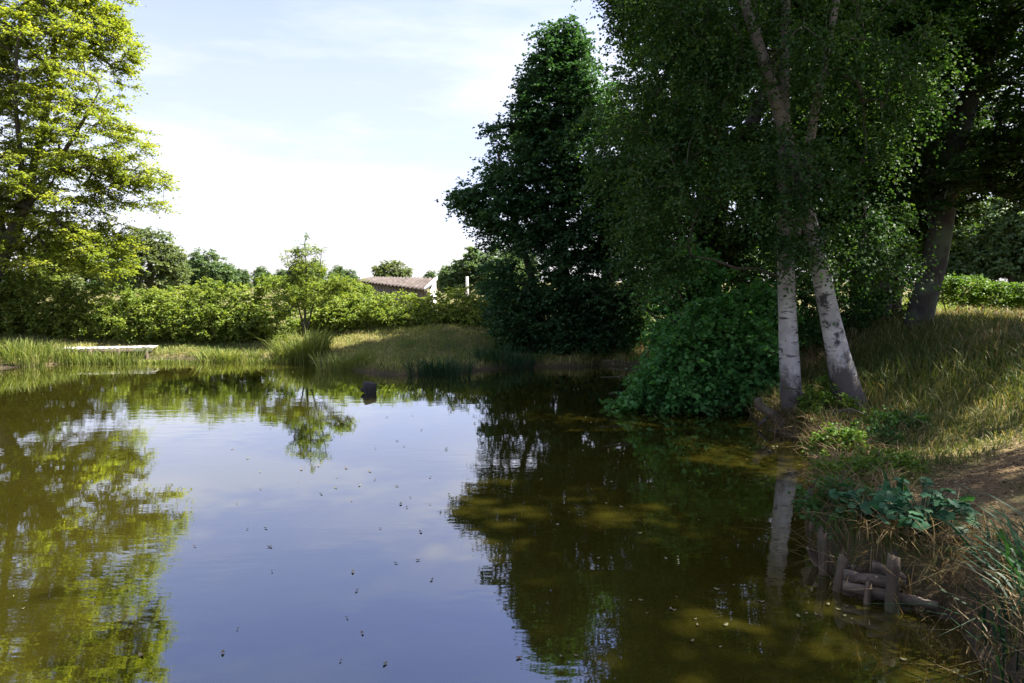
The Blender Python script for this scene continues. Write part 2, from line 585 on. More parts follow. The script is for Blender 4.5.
def water_mat():
    m, nt, b = new_mat("turbid_pond_water")
    n0 = noise(nt, .35, 3, .5)
    c = ramp(nt, [(.35, (.022, .0195, .0026)), (.65, (.033, .029, .004))], n0.outputs['Fac'])
    nt.links.new(c.outputs[0], b.inputs['Base Color'])
    b.inputs['Roughness'].default_value = .02
    b.inputs['IOR'].default_value = 2.15
    n1 = noise(nt, 2.4, 3, .55, sc=(.55, 1.5, 1))
    n2 = noise(nt, 9, 3, .5, sc=(.6, 1.4, 1))
    n3 = noise(nt, .22, 2, .5)
    amp = ramp(nt, [(.42, (.22, .22, .22)), (.62, (1, 1, 1))], n3.outputs['Fac'])
    mx = nt.nodes.new("ShaderNodeMath"); mx.operation = 'MULTIPLY_ADD'
    nt.links.new(n2.outputs['Fac'], mx.inputs[0]); mx.inputs[1].default_value = .16
    nt.links.new(n1.outputs['Fac'], mx.inputs[2])
    ml = nt.nodes.new("ShaderNodeMath"); ml.operation = 'MULTIPLY'
    nt.links.new(mx.outputs[0], ml.inputs[0]); nt.links.new(amp.outputs[0], ml.inputs[1])
    bump(nt, b, ml.outputs[0], .15, .02)
    b.inputs['Coat Weight'].default_value = 1.0
    b.inputs['Coat IOR'].default_value = 1.5
    b.inputs['Coat Roughness'].default_value = .02
    nt.links.new(b.inputs['Normal'].links[0].from_socket, b.inputs['Coat Normal'])
    return m


wx0, wx1, wy0, wy1 = -22.5, 6.5, .2, 19.5
wv = np.array([(wx0, wy0, 0), (wx1, wy0, 0), (wx1, wy1, 0), (wx0, wy1, 0)])
water = build("water", wv, np.array([[0, 1, 2, 3]]), water_mat())
tag(water, kind='structure')

# ------------------------------------------------------------------ foliage engines


def leaves_mesh(pos, dr, nr, L, Wd, fold=.25):
    """one leaf per row: four corners, tip and base on the long axis"""
    n = len(pos)
    dr = norm(dr); side = norm(np.cross(nr, dr)); up = np.cross(dr, side)
    L = np.broadcast_to(L, (n,))[:, None]; Wd = np.broadcast_to(Wd, (n,))[:, None]
    b = pos; tip = pos + dr * L - up * L * .12
    mid = pos + dr * L * .48
    l = mid + side * Wd * .5 + up * Wd * fold
    r = mid - side * Wd * .5 + up * Wd * fold
    v = np.stack([b, r, tip, l], 1).reshape(-1, 3)
    f = np.arange(n * 4).reshape(n, 4)
    return v, f


def sprays(cent, outw, g, twigs, per, rad, flat, droop, size, spread=1.3, aspect=.62, rise=.0):
    """leafy twigs fanned out from each branch end"""
    nc = len(cent)
    ang = g.normal(size=(nc, twigs)) * spread
    base = np.arctan2(outw[:, 1], outw[:, 0])[:, None]
    a = base + ang
    el = g.normal(size=(nc, twigs)) * flat + rise
    d = np.stack([np.cos(a) * np.cos(el), np.sin(a) * np.cos(el), np.sin(el)], -1)
    ln = rad * g.uniform(.45, 1.15, (nc, twigs))
    t = np.sort(g.uniform(.05, 1, (nc, twigs, per)), -1)
    pos = cent[:, None, None, :] + d[:, :, None, :] * (ln[:, :, None] * t)[..., None]
    pos[..., 2] -= droop * ln[:, :, None] * t ** 2
    sgn = np.where(np.arange(per) % 2 == 0, 1.0, -1.0)[None, None, :]
    lat = np.stack([-np.sin(a), np.cos(a), 0 * a], -1)
    dd = d[:, :, None, :] * .6 + lat[:, :, None, :] * sgn[..., None] * .8
    dd = dd + g.normal(size=dd.shape) * .3
    dd[..., 2] -= droop * .5
    nr = np.array([0, 0, 1.0]) + g.normal(size=dd.shape) * (.25 + flat * .8)
    pos = pos + g.normal(size=pos.shape) * .02
    sz = size * g.uniform(.65, 1.25, pos.shape[:3]).ravel()
    v, f = leaves_mesh(pos.reshape(-1, 3), dd.reshape(-1, 3), nr.reshape(-1, 3), sz, sz * aspect)
    cl = g.uniform(0, 1, (nc, 1, 1)) * .45 + g.uniform(0, 1, (nc, twigs, 1)) * .15
    r = np.clip(cl + g.uniform(0, .4, pos.shape[:3]), 0, 1).ravel()
    tw = (cent, d, ln)
    return v, f, r, tw


def sample_lobes(lobes, n, g, shell=.45, gap=0.0, gseed=0, zmin=None):
    lob = np.array([list(l[0]) + list(l[1]) for l in lobes], float)
    w = (lob[:, 3] * lob[:, 4] * lob[:, 5]) ** (2 / 3)
    w = w * np.array([l[2] if len(l) > 2 else 1.0 for l in lobes])
    w = w / w.sum()
    out = []
    gg = np.random.default_rng(gseed + 77)
    wv_ = gg.normal(size=(6, 3)) * 1.1; ph = gg.uniform(0, 6.28, 6)
    tries = 0
    while len(out) < n and tries < n * 40:
        tries += 1
        k = g.choice(len(lob), p=w)
        d = g.normal(size=3); d /= np.linalg.norm(d)
        r = shell + (1 - shell) * g.uniform() ** .6 if g.uniform() < .8 else g.uniform() ** .5
        p = lob[k, :3] + d * r * lob[k, 3:6]
        if zmin is not None and p[2] < zmin: continue
        if gap and np.sin(wv_ @ p + ph).mean() < -gap: continue
        out.append(p)
    return np.array(out)


def grow(stems, cent, g, twig_r=.007, up=.5, maxr=.12, curve=.25, rad0=None):
    """branches joining every leafy end to the nearest wood already there; returns tube list"""
    nodes = []; sid = []
    for si, st in enumerate(stems):
        for k, q in enumerate(st):
            nodes.append(q[:3]); sid.append(si)
    N0 = len(nodes)
    nodes = np.array(nodes, float)
    cap = np.zeros((N0 + len(cent) * 5, 3)); cap[:N0] = nodes
    parent = np.full(len(cap), -1)
    owner = np.zeros(len(cap), int); owner[:N0] = sid
    cnt = N0
    dmin = np.min(np.linalg.norm(cent[:, None, :] - nodes[None], axis=2), axis=1)
    order = np.argsort(dmin)
    chains = []
    for ci in order:
        c = cent[ci]
        q = cap[:cnt]
        d = c - q
        hor = np.hypot(d[:, 0], d[:, 1])
        dist = np.sqrt(hor ** 2 + d[:, 2] ** 2)
        cost = dist + up * np.maximum(0, .35 * hor - d[:, 2])
        k = int(np.argmin(cost))
        s = q[k]
        dv = c - s; ln = np.linalg.norm(dv)
        m = s + dv * .5 + np.array([0, 0, 1.0]) * ln * curve * g.uniform(.2, 1) + g.normal(size=3) * ln * .07
        ids = [k]
        for t in (.25, .5, .75, 1.0):
            p = (1 - t) ** 2 * s + 2 * t * (1 - t) * m + t * t * c
            if t < 1: p = p + g.normal(size=3) * ln * .02
            cap[cnt] = p; parent[cnt] = ids[-1]; owner[cnt] = owner[k]; ids.append(cnt); cnt += 1
        chains.append(ids)
    load = np.zeros(cnt)
    ends = [c[-1] for c in chains]
    for e in ends: load[e] += 1
    for i in range(cnt - 1, N0 - 1, -1):
        load[parent[i]] += load[i]
    rad = np.minimum(twig_r * np.maximum(load, 1) ** .5, maxr)
    geos = {}
    for si, st in enumerate(stems):
        geos[si] = Geo(); geos[si].tube(st[:, :3], st[:, 3] * .3, 4)
    for ids in chains:
        geo = geos[int(owner[ids[-1]])]
        r = [rad[i] for i in ids]
        r[0] = min(r[1] * 1.15, maxr)
        r[-1] *= .6
        geo.tube(cap[ids], r, 5 if max(r) > .02 else 4)
    return geos, [int(owner[c[-1]]) for c in chains], order


def trunk_stem(pts, n=18):
    """pts rows x, y, z, r -> smooth rows"""
    return spline(np.array([list(p) for p in pts], float), n)


def trunk_obj(name, st, mat, root, sides=14, wob=.03, seed=1, flare=0.0):
    r = st[:, 3].copy()
    if flare:
        h = st[:, 2] - st[0, 2]
        r = r * (1 + flare * np.exp(-h / .25))
    g = Geo(); g.tube(st[:, :3], r, sides, wob, seed=seed)
    return g.build(name, mat, root, smooth=True)


def tree(name, label, cat, stems, lobes, n, leaf, bark, seed, twigs=7, per=8, rad=.55, flat=.25, droop=.25, size=.08, shell=.4,
         gap=0.0, group=None, aspect=.62, up=.5, twig_r=.007, maxr=.14, flare=.35, sides=14, twig_draw=False, bbark=None, dens=1.0, spread=1.3, zmin=None,
         crown_name='crown', trunk_name='trunk', branch_name='branches', curve=.14, rise=0.0, wob=.03, attach=None):
    g = np.random.default_rng(seed)
    sts = [trunk_stem(s) for s in stems]
    base = sts[0][0, :3]
    root = empty(name, base, label, cat, group)
    for k, s in enumerate(sts):
        trunk_obj(trunk_name, s, bark, root, sides, wob, seed + k, flare if k == 0 or s[0, 2] - base[2] < .3 else 0)
    cent = sample_lobes(lobes, int(n * dens), g, shell, gap, seed, zmin)
    per = int(per * (1.35 if dens > 1.2 else 1))
    att = []
    for k, s in enumerate(sts):
        lo = len(s) // 4 if attach is None else int(len(s) * attach)
        att.append(s[lo:])
    geos, own, order = grow(att, cent, g, twig_r, up, maxr, curve)
    of = {int(c): o_ for c, o_ in zip(order, own)}
    ax = np.vstack([s[:, :3] for s in sts])
    near = ax[np.argmin(((cent[:, None, :2] - ax[None, :, :2]) ** 2).sum(-1) + .15 * (cent[:, None, 2] - ax[None, :, 2]) ** 2, axis=1)]
    outw = cent - near
    v, f, r, tw = sprays(cent, outw, g, twigs, per, rad, flat, droop, size, spread, aspect, rise)
    if twig_draw:
        cc, d, ln = tw
        for i in range(len(cc)):
            for k in range(0, twigs, 2):
                t = np.array([0, .5, 1.0])[:, None]
                p = cc[i] + d[i, k] * ln[i, k] * t - np.array([0, 0, 1]) * droop * ln[i, k] * t ** 2
                geos[of[i]].tube(p, [.005, .004, .002], 3)
    for ge in geos.values(): ge.build(branch_name, bbark or bark, root, smooth=True)
    build(crown_name, v, f, leaf, root, rnd=r)
    return root


def gpt(x, y, r, dz=-.08):
    return (x, y, ground_z(x, y) + dz, r)


def q(px, py, Y, r):
    p = P(px, py, Y)
    return (p[0], p[1], p[2], r)


# ------------------------------------------------------------------ trees on the right bank
# two birches
b1 = q(793, 425, 10.0, .175)
birch = tree("birch_tree", "white-barked birch with the upright trunk, left of the pair at the water's edge", "birch",
             [[(b1[0] + .03, b1[1], -.25, .21), b1, q(789, 350, 10.0, .14), q(786, 270, 10.0, .122), q(784, 180, 10.05, .10), q(784, 90, 10.1, .075), q(786, 0, 10.2, .06), q(780, -120, 10.4, .05)],
              [q(786, 262, 10.0, .08), q(800, 215, 9.9, .07), q(815, 110, 9.8, .06), q(836, 5, 9.7, .045), q(850, -90, 9.6, .04)]],
             [(P(700, 190, 9.8), (1.2, .8, 1.1)), (P(765, 225, 9.4), (.9, .6, .75)), (P(835, 190, 9.5), (.8, .6, 1.0)), (P(740, 80, 11.0), (1.5, .8, 1.4)), (P(690, 70, 9.9), (.7, .8, 1.1)), (P(850, 70, 9.9), (1.1, 1.0, 1.3)), (P(700, 0, 10.2), (1.6, 1.2, 1.2)), (P(800, -110, 10.6), (2.0, 1.4, 1.7)), (P(670, 250, 10.2), (.7, .6, .6))],
             400, L_BIRCH, BIRCH, 21, dens=1.35, bbark=BARK, twigs=8, per=11, rad=.55, flat=.4, droop=.95, size=.052, gap=.14, aspect=.72, maxr=.022, twig_r=.004, flare=.4, up=.2, group="birches at the water's edge", wob=.025)
b2 = q(851, 412, 9.8, .23)
birch2 = tree("birch_tree", "white-barked birch with the trunk leaning left, right of the pair on the bank", "birch",
              [[(b2[0] + .04, b2[1], ground_z(b2[0], b2[1]) - .25, .28), b2, q(836, 345, 9.8, .152), q(820, 270, 9.85, .124), q(803, 195, 9.9, .105), q(780, 115, 9.95, .095), q(757, 40, 10.0, .08), q(735, -30, 10.1, .065), q(700, -150, 10.3, .05)]],
              [(P(700, 130, 10.8), (1.2, .8, 1.2)), (P(870, 235, 9.8), (.7, .6, .6)), (P(780, 170, 9.3), (.9, .5, .6), 1.5), (P(795, 245, 9.3), (.45, .35, .3), 1.5), (P(800, 60, 9.2), (.8, .4, .5)), (P(690, -60, 10.4), (1.6, 1.2, 1.4)), (P(640, 130, 10.6), (.9, .8, 1.2))],
              260, L_BIRCH, BIRCH, 22, dens=1.35, bbark=BARK, twigs=8, per=11, rad=.55, flat=.4, droop=.95, size=.052, gap=.14, aspect=.72, maxr=.022, twig_r=.004, flare=.4, up=.2, group="birches at the water's edge", wob=.025)

# beeches behind them
be = q(914, 345, 14, .30)
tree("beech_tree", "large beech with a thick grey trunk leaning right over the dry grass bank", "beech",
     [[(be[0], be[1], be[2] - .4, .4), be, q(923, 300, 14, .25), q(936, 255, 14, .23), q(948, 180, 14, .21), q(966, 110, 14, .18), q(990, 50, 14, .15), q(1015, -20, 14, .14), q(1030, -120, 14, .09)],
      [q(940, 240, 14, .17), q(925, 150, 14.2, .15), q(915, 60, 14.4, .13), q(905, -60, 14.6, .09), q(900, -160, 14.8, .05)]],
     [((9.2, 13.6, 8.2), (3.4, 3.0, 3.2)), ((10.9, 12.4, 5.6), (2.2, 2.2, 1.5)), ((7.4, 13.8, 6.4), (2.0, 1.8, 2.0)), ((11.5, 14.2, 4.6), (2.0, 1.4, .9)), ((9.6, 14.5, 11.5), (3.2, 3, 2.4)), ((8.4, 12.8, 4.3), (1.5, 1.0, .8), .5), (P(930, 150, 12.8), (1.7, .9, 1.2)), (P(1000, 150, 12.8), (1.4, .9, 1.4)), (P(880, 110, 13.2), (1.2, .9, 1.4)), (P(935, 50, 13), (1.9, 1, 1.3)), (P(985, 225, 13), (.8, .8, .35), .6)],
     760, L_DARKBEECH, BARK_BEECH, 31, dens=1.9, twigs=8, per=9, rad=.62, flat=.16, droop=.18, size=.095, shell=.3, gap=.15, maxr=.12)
bd = q(872, 345, 16, .36)
tree("beech_tree", "dark straight beech trunk standing deepest in the shade behind the two birches", "beech",
     [[(bd[0], bd[1], ground_z(bd[0], bd[1]) - .3, .45), bd, q(878, 250, 16, .32), q(884, 130, 16, .28), q(884, 20, 16, .22), q(880, -120, 16, .14), q(878, -250, 16, .07)],
      [q(858, 350, 16.6, .16), q(856, 270, 16.6, .13), q(862, 170, 16.6, .11), q(858, 60, 16.6, .08), q(850, -60, 16.6, .04)],
      [q(893, 340, 16.8, .13), q(902, 250, 16.8, .11), q(915, 150, 16.8, .09), q(930, 50, 16.8, .06)]],
     [((8.6, 16.2, 8.6), (3.2, 2.6, 3.6)), ((7.4, 15.6, 5.6), (2.2, 1.6, 1.6)), ((9.8, 16.5, 5.5), (2.0, 1.6, 1.5)), ((8.6, 16.2, 12.5), (2.8, 2.6, 2.6)), ((8.6, 17.4, 3.6), (2.6, 1.2, 1.0)), (P(870, 230, 15.4), (1.6, .8, .9)), (P(910, 180, 15.2), (1.6, .9, 1.2)), (P(850, 130, 15.2), (1.4, .9, 1.4))],
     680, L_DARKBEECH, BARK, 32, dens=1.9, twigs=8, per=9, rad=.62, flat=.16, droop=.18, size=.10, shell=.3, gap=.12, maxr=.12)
# tall oak between alder and birches
tree("oak_tree", "tall broad oak filling the top of the picture between the alder and the birches", "oak",
     [[gpt(4.6, 16.4, .34, -.3), (4.7, 16.4, 2.2, .26), (4.9, 16.3, 4.6, .22), (4.6, 16.2, 7.0, .18), (4.4, 16.0, 9.5, .17), (4.2, 16, 12, .09)],
      [(4.85, 16.3, 4.4, .18), (5.6, 16.1, 6.0, .16), (6.2, 15.8, 8.0, .12), (6.6, 15.6, 10.2, .07)]],
     [((4.6, 15.8, 8.9), (2.6, 2.2, 3.0)), ((3.3, 15.6, 9.3), (1.5, 1.5, 2.3)), ((3.2, 15.4, 6.3), (1.3, 1.4, 1.2)), ((6.2, 15.6, 7.4), (1.9, 1.7, 2.2)), ((5.0, 15.2, 5.0), (2.0, 1.3, 1.1)), ((4.6, 15.9, 12.2), (2.4, 2.2, 1.7)), (P(690, 225, 15), (1.5, .8, 1.0)), (P(660, 150, 15.2), (1.3, .9, 1.2)), (P(640, 60, 15.4), (1.2, 1.0, 1.3)), (P(720, 40, 15), (1.4, 1, 1.4)), (P(745, 250, 15.2), (1.0, .7, .8))],
     820, L_OAK, BARK, 33, dens=2, twigs=8, per=9, rad=.5, flat=.35, droop=.3, size=.085, shell=.35, gap=.15, maxr=.05)
# alder beyond the pond
al = q(566, 352, 19, .2)
tree("alder_tree", "dark green alder with a pointed top and several stems on the far shore", "alder",
     [[(al[0], al[1], ground_z(al[0], al[1]) - .2, .26), al, q(564, 290, 19, .17), q(560, 200, 19, .13), q(558, 110, 19, .08), q(562, 45, 19, .03)],
      [q(612, 362, 18.6, .2), q(610, 300, 18.6, .17), q(600, 220, 18.7, .13), q(590, 140, 18.8, .07)],
      [q(548, 350, 19.4, .14), q(535, 290, 19.4, .11), q(515, 220, 19.3, .08), q(500, 160, 19.2, .04)]],
     [(P(560, 100, 19), (1.0, 1.0, 2.0), 1.4), (P(530, 170, 19), (1.35, 1.5, 1.9)), (P(500, 205, 18.8), (1.0, 1.1, 1.0)), (P(580, 190, 18.8), (1.6, 1.7, 2.2)), (P(545, 265, 18.6), (1.7, 1.5, 1.3)), (P(610, 260, 18.3), (1.7, 1.5, 1.8)), (P(515, 300, 18.8), (.8, 1.2, 1.0)), (P(622, 180, 18.5), (1.1, 1.3, 1.8)), (P(562, 55, 19), (.5, .5, .9), 3), (P(545, 110, 18.6), (.9, .8, 1.0), 1.5), (P(608, 140, 18.7), (.9, .9, 1.3), 1.2), (P(520, 215, 18.4), (1.4, .9, 1.0)), (P(472, 200, 18.8), (.5, .6, .35), 1.3), (P(508, 135, 18.9), (.5, .6, .4), 1.3), (P(580, 110, 18.7), (.8, .8, 1.2), 1.4), (P(560, 160, 18.2), (1.3, .8, 1.2)), (P(600, 320, 18.0), (1.0, .6, 1.0)), (P(545, 320, 18.2), (1.1, .6, .9))],
     1050, L_ALDER, BARK, 34, dens=1.5, twigs=7, per=9, rad=.55, flat=.32, droop=.2, size=.09, shell=.45, gap=.4, aspect=.85, maxr=.09)
# trees behind, sunlit from the field side
tree("maple_tree", "sunlit maple behind the hazel bush, bright leaves glinting through the shade", "maple",
     [[gpt(6.0, 22, .3, -.3), (6.0, 22, 3, .25), (6.2, 22, 6, .2), (6.2, 22, 9, .1), (6.3, 22, 11, .05)]],
     [((6.0, 22, 8), (3.4, 2.6, 3.6)), ((4.2, 21.6, 4.6), (2.2, 1.8, 2.2)), ((7.6, 21.6, 4.4), (2.4, 1.8, 2.0)), ((5.6, 20.6, 2.6), (2.6, 1.2, 1.4)), ((4.0, 20.5, 2.2), (1.6, 1, 1.3)), ((8, 20.5, 2.8), (2, 1, 1.2))],
     460, L_BIRCH, BARK, 35, dens=1.7, twigs=8, per=8, rad=.7, flat=.25, droop=.25, size=.13, shell=.4, gap=.15)
tree("lime_tree", "broad lime tree closing the view behind the dark beech trunks", "lime tree",
     [[gpt(12.5, 23, .3, -.3), (12.5, 23, 3, .25), (12.6, 23, 6, .2), (12.4, 23, 9, .1), (12.3, 23, 11, .05)]],
     [((12.0, 23, 8.6), (3.6, 2.6, 3.4)), ((10.2, 22.6, 5.2), (2.4, 1.8, 2.2)), ((14.0, 23, 6.0), (2.4, 1.8, 1.6)), ((10.4, 22, 3.2), (2.2, 1.1, 1.3)), ((13.2, 22.4, 4.2), (1.8, 1, .9))],
     380, L_OAK, BARK, 36, dens=2.2, twigs=8, per=8, rad=.7, flat=.25, droop=.25, size=.13, shell=.4, gap=.2)
# canopy tree added beside the path, mostly out of frame to the right, shades the bank
tree("beech_tree", "beech beside the path past the right edge, added to shade the bank", "beech",
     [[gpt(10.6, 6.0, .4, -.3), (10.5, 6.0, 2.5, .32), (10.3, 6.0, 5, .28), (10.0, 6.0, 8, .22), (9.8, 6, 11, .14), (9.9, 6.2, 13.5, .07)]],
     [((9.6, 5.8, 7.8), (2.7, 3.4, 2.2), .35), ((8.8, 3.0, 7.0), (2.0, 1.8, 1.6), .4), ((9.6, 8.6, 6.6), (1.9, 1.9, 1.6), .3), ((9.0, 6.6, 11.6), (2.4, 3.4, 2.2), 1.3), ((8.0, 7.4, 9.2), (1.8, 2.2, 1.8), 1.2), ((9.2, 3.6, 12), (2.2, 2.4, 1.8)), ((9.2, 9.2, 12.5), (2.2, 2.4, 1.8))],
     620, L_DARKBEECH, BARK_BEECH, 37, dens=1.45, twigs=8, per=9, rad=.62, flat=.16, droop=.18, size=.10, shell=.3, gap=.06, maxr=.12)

tree("beech_tree", "beech beyond the right edge of the picture, added to shade the dry grass slope", "beech",
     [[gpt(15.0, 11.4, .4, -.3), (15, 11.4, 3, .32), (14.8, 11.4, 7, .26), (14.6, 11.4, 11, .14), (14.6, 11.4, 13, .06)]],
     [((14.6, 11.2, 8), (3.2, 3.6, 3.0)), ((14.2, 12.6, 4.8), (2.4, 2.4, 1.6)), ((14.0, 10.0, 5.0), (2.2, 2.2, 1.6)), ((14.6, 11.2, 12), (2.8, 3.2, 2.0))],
     300, L_DARKBEECH, BARK_BEECH, 38, twigs=8, per=9, rad=.7, flat=.16, droop=.18, size=.13, shell=.3, gap=.2, maxr=.12, dens=.8)  # unseen tree, put in to shade the slope

# hazel bush over the water
def bush(name, label, cat, base, lobes, n, leaf, seed, stems=7, stem_r=.03, **k):
    g = np.random.default_rng(seed + 500)
    bx, by = base
    z = max(ground_z(bx, by), 0.02) - .1
    lob = np.array([list(l[0]) for l in lobes])
    sts = []
    for i in range(stems):
        t = lob[i % len(lob)] + g.normal(size=3) * .25
        s = np.array([bx + g.normal() * .12, by + g.normal() * .12, z])
        m = s * .45 + t * .55 + np.array([0, 0, .15])
        sts.append([(*s, stem_r), (*m, stem_r * .66), (*t, stem_r * .4)])
    kw = dict(twigs=6, per=8, rad=.35, flat=.5, droop=.2, size=.07, shell=.6, flare=0, sides=6, maxr=.02, twig_r=.004,
              crown_name='foliage', trunk_name='stem', attach=.3, dens=1.6)
    kw.update(k)
    return tree(name, label, cat, sts, lobes, n, leaf, BARK, seed, **kw)


bush("hazel_bush", "round leafy hazel bush hanging over the water left of the birches", "bush", (4.3, 12.9),
     [(P(640, 385, 11.8), (.5, .5, .35)), (P(616, 395, 11.8), (.22, .3, .22), 2), (P(612, 365, 11.9), (.2, .3, .15), 2), (P(640, 292, 12.2), (.3, .3, .2), 2), (P(680, 262, 12.5), (.35, .3, .25), 2), (P(725, 270, 12.6), (.3, .3, .3), 2), (P(625, 345, 12.0), (.3, .4, .35)), (P(760, 320, 12.4), (.5, .5, .6)), (P(690, 345, 12.2), (1.25, 1.0, 1.0)), (P(650, 360, 12.0), (.75, .7, .75)), (P(735, 360, 12.0), (.8, .8, .85)), (P(700, 300, 12.6), (1.0, .9, .7)), (P(655, 325, 12.3), (.6, .6, .6)), (P(690, 385, 11.7), (1.1, .6, .45))],
     560, L_BUSH, 41, rad=.4, size=.095, gap=.5, shell=.55, twig_draw=True, aspect=.8, zmin=.1)

# ------------------------------------------------------------------ left and far trees
lb = P(-14, 300, 20)
tree("beech_tree", "sunlit yellow-green beech with layered boughs at the left edge", "beech",
     [[(lb[0], 20, ground_z(lb[0], 20) - .3, .34), q(-12, 285, 20, .26), q(8, 245, 20, .2), q(24, 205, 20, .15), q(38, 150, 20, .11), q(50, 90, 20, .08), q(55, 20, 20, .06), q(50, -90, 20, .05)],
      [q(16, 225, 20, .1), q(45, 180, 19.6, .07), q(75, 135, 19.3, .045), q(100, 90, 19, .015)],
      [q(4, 250, 20, .15), q(-10, 180, 20.4, .13), q(-30, 100, 20.8, .1), q(-40, 0, 21, .06)],
      [q(24, 205, 20, .11), q(20, 150, 19.5, .07), q(15, 90, 19, .05), q(20, 20, 18.7, .03)]],
     [(P(45, 60, 20), (2.3, 2.4, 2.7)), (P(95, 130, 19.8), (1.5, 1.8, 1.6)), (P(60, 190, 19.6), (2.3, 2.0, 1.5)), (P(125, 190, 19.6), (1.2, 1.4, .8)), (P(60, 245, 19.8), (1.9, 1.6, .9)), (P(100, 250, 20), (1.0, 1.3, .8)), (P(-40, 120, 20), (2.6, 2.6, 4)), (P(40, -60, 20), (2.6, 2.6, 2.4)), (P(95, 40, 20), (1.0, 1.3, 1.3)), (P(-30, 220, 20), (2, 2, 1.6))],
     1250, L_BEECH, BARK, 51, dens=1.5, twigs=8, per=9, rad=.5, flat=.26, droop=.2, size=.082, shell=.3, gap=.2, maxr=.07, twig_draw=True, up=.3)
bush("hawthorn_bush", "dark hawthorn thicket in the shade under the left beech", "bush", (-15.4, 21.6),
     [(P(5, 285, 21.6), (.9, .6, .8)), (P(-25, 285, 21.4), (1, .8, 1)), (P(35, 275, 22), (.8, .6, .6))],
     200, L_BRAMBLE, 52, size=.07, rad=.32)

far_a = tree("field_tree", "pale grey-green tree beyond the left hedge, next to the beech", "tree",
             [[(*P(150, 290, 50)[:2], -.3, .3), (*P(150, 270, 50), .2), (*P(150, 255, 50), .10), (*P(150, 242, 50), .03)]],
             [(P(150, 262, 50), (2.3, 2.0, 1.5)), (P(135, 250, 50), (1.5, 1.5, 1.2)), (P(165, 252, 50), (1.3, 1.3, 1.0)), (P(150, 238, 50), (1.6, 1.4, 1.0)), (P(125, 272, 50), (2, 1.6, 1.3)), (P(175, 275, 50), (1.6, 1.5, 1.0)), (P(140, 288, 50), (2.6, 1.5, .8))],
             240, L_FARPALE, BARK, 61, dens=2, twigs=6, per=7, rad=.55, flat=.4, size=.16, gap=.6, aspect=.8, group="trees beyond the field hedges")
far_b = tree("field_tree", "dark rounded tree standing alone beyond the left hedge", "tree",
             [[(*P(208, 292, 70)[:2], -.5, .35), (*P(208, 275, 70), .22), (*P(208, 260, 70), .06)]],
             [(P(207, 266, 70), (1.9, 1.8, 1.5)), (P(197, 272, 70), (1.7, 1.6, 1.4)), (P(222, 276, 70), (1.7, 1.6, 1.2)), (P(206, 257, 70), (1.2, 1.1, .8)), (P(210, 284, 70), (2.6, 1.8, 1.2)), (P(208, 291, 70), (3.2, 1.8, .9))],
             190, L_FAR, BARK, 62, dens=2.2, twigs=6, per=7, rad=.6, flat=.4, size=.19, gap=.6, aspect=.8, group="trees beyond the field hedges")
far_c = tree("field_tree", "bright green round tree crown rising just above the shed roof", "tree",
             [[(*P(398, 292, 62)[:2], -.5, .35), (*P(395, 280, 62), .2), (*P(394, 270, 62), .05)]],
             [(P(391, 270, 62), (1.5, 1.3, .85)), (P(384, 274, 62), (1.0, 1.2, .6)), (P(402, 274, 62), (.9, 1.1, .7))],
             80, L_FARPALE, BARK, 63, dens=2, twigs=6, per=7, rad=.45, flat=.4, size=.15, gap=.7, aspect=.8, group="trees beyond the field hedges")
far_d = tree("field_tree", "tree with sparse tiers behind the pale pole, left of the alder", "tree",
             [[(*P(468, 292, 48)[:2], -.5, .3), (*P(468, 275, 48), .16), (*P(470, 260, 48), .03)]],
             [(P(470, 268, 48), (1.3, 1.2, .9)), (P(455, 276, 48), (1.0, 1.1, .7)), (P(480, 276, 48), (1.1, 1.1, 1.0)), (P(472, 258, 48), (.7, .8, .5)), (P(460, 286, 48), (1.5, 1.1, .7)), (P(490, 270, 48), (1.0, 1, 1.2)), (P(471, 253, 48), (.5, .5, .4), 2)],
             180, L_FAR, BARK, 64, dens=2, twigs=6, per=7, rad=.45, flat=.3, size=.15, gap=.6, aspect=.8, group="trees beyond the field hedges")
copy_tree(far_b, (*P(262, 284, 190)[:2], -.6), 1.2, 1.15, "leftmost of the hazy far trees right of the lone dark tree")
copy_tree(far_b, (*P(243, 284, 170)[:2], -.6), 2.7, .95, "small far tree right beside the lone dark rounded tree")
copy_tree(far_b, (*P(281, 284, 200)[:2], -.6), 4.0, 1.05, "hazy far tree close to the left of the sapling")
copy_tree(far_a, (*P(60, 284, 62)[:2], -.4), 2.0, 1.1, "pale tree seen in gaps through the left beech")
for k, (px, Y, s_, rz) in enumerate(((95, 120, 1.3, .3), (120, 150, 1.4, 1.1), (170, 130, 1.2, 2.2), (190, 160, 1.3, 5.1), (228, 210, 1.4, .9), (300, 180, 1.3, 3.3), (318, 210, 1.4, 2.0), (338, 190, 1.2, 4.4), (350, 150, .9, 5.5), (432, 170, .9, .2), (448, 120, .9, 1.5), (500, 110, 1.4, 2.8), (520, 120, 1.5, 3.7))):
    copy_tree(far_b, (*P(px, 284, Y)[:2], -.6), rz, s_, "tree of the distant line of trees along the horizon")
# far wood on the right
for i, (px, Y, s_, lab) in enumerate(((985, 85, 2.0, "dark wood-edge tree beyond the maize, just right of the leaning beech"), (1015, 80, 2.1, "dark wood-edge tree beyond the maize at the picture's right edge"),
                                      (950, 90, 2.0, "wood-edge tree beyond the maize, half hidden by the leaning beech trunk"), (1050, 78, 2.2, "wood-edge tree beyond the maize, past the right edge"))):
    copy_tree(far_b, (*P(px, 284, Y)[:2], .6), i * 1.7, s_, lab)

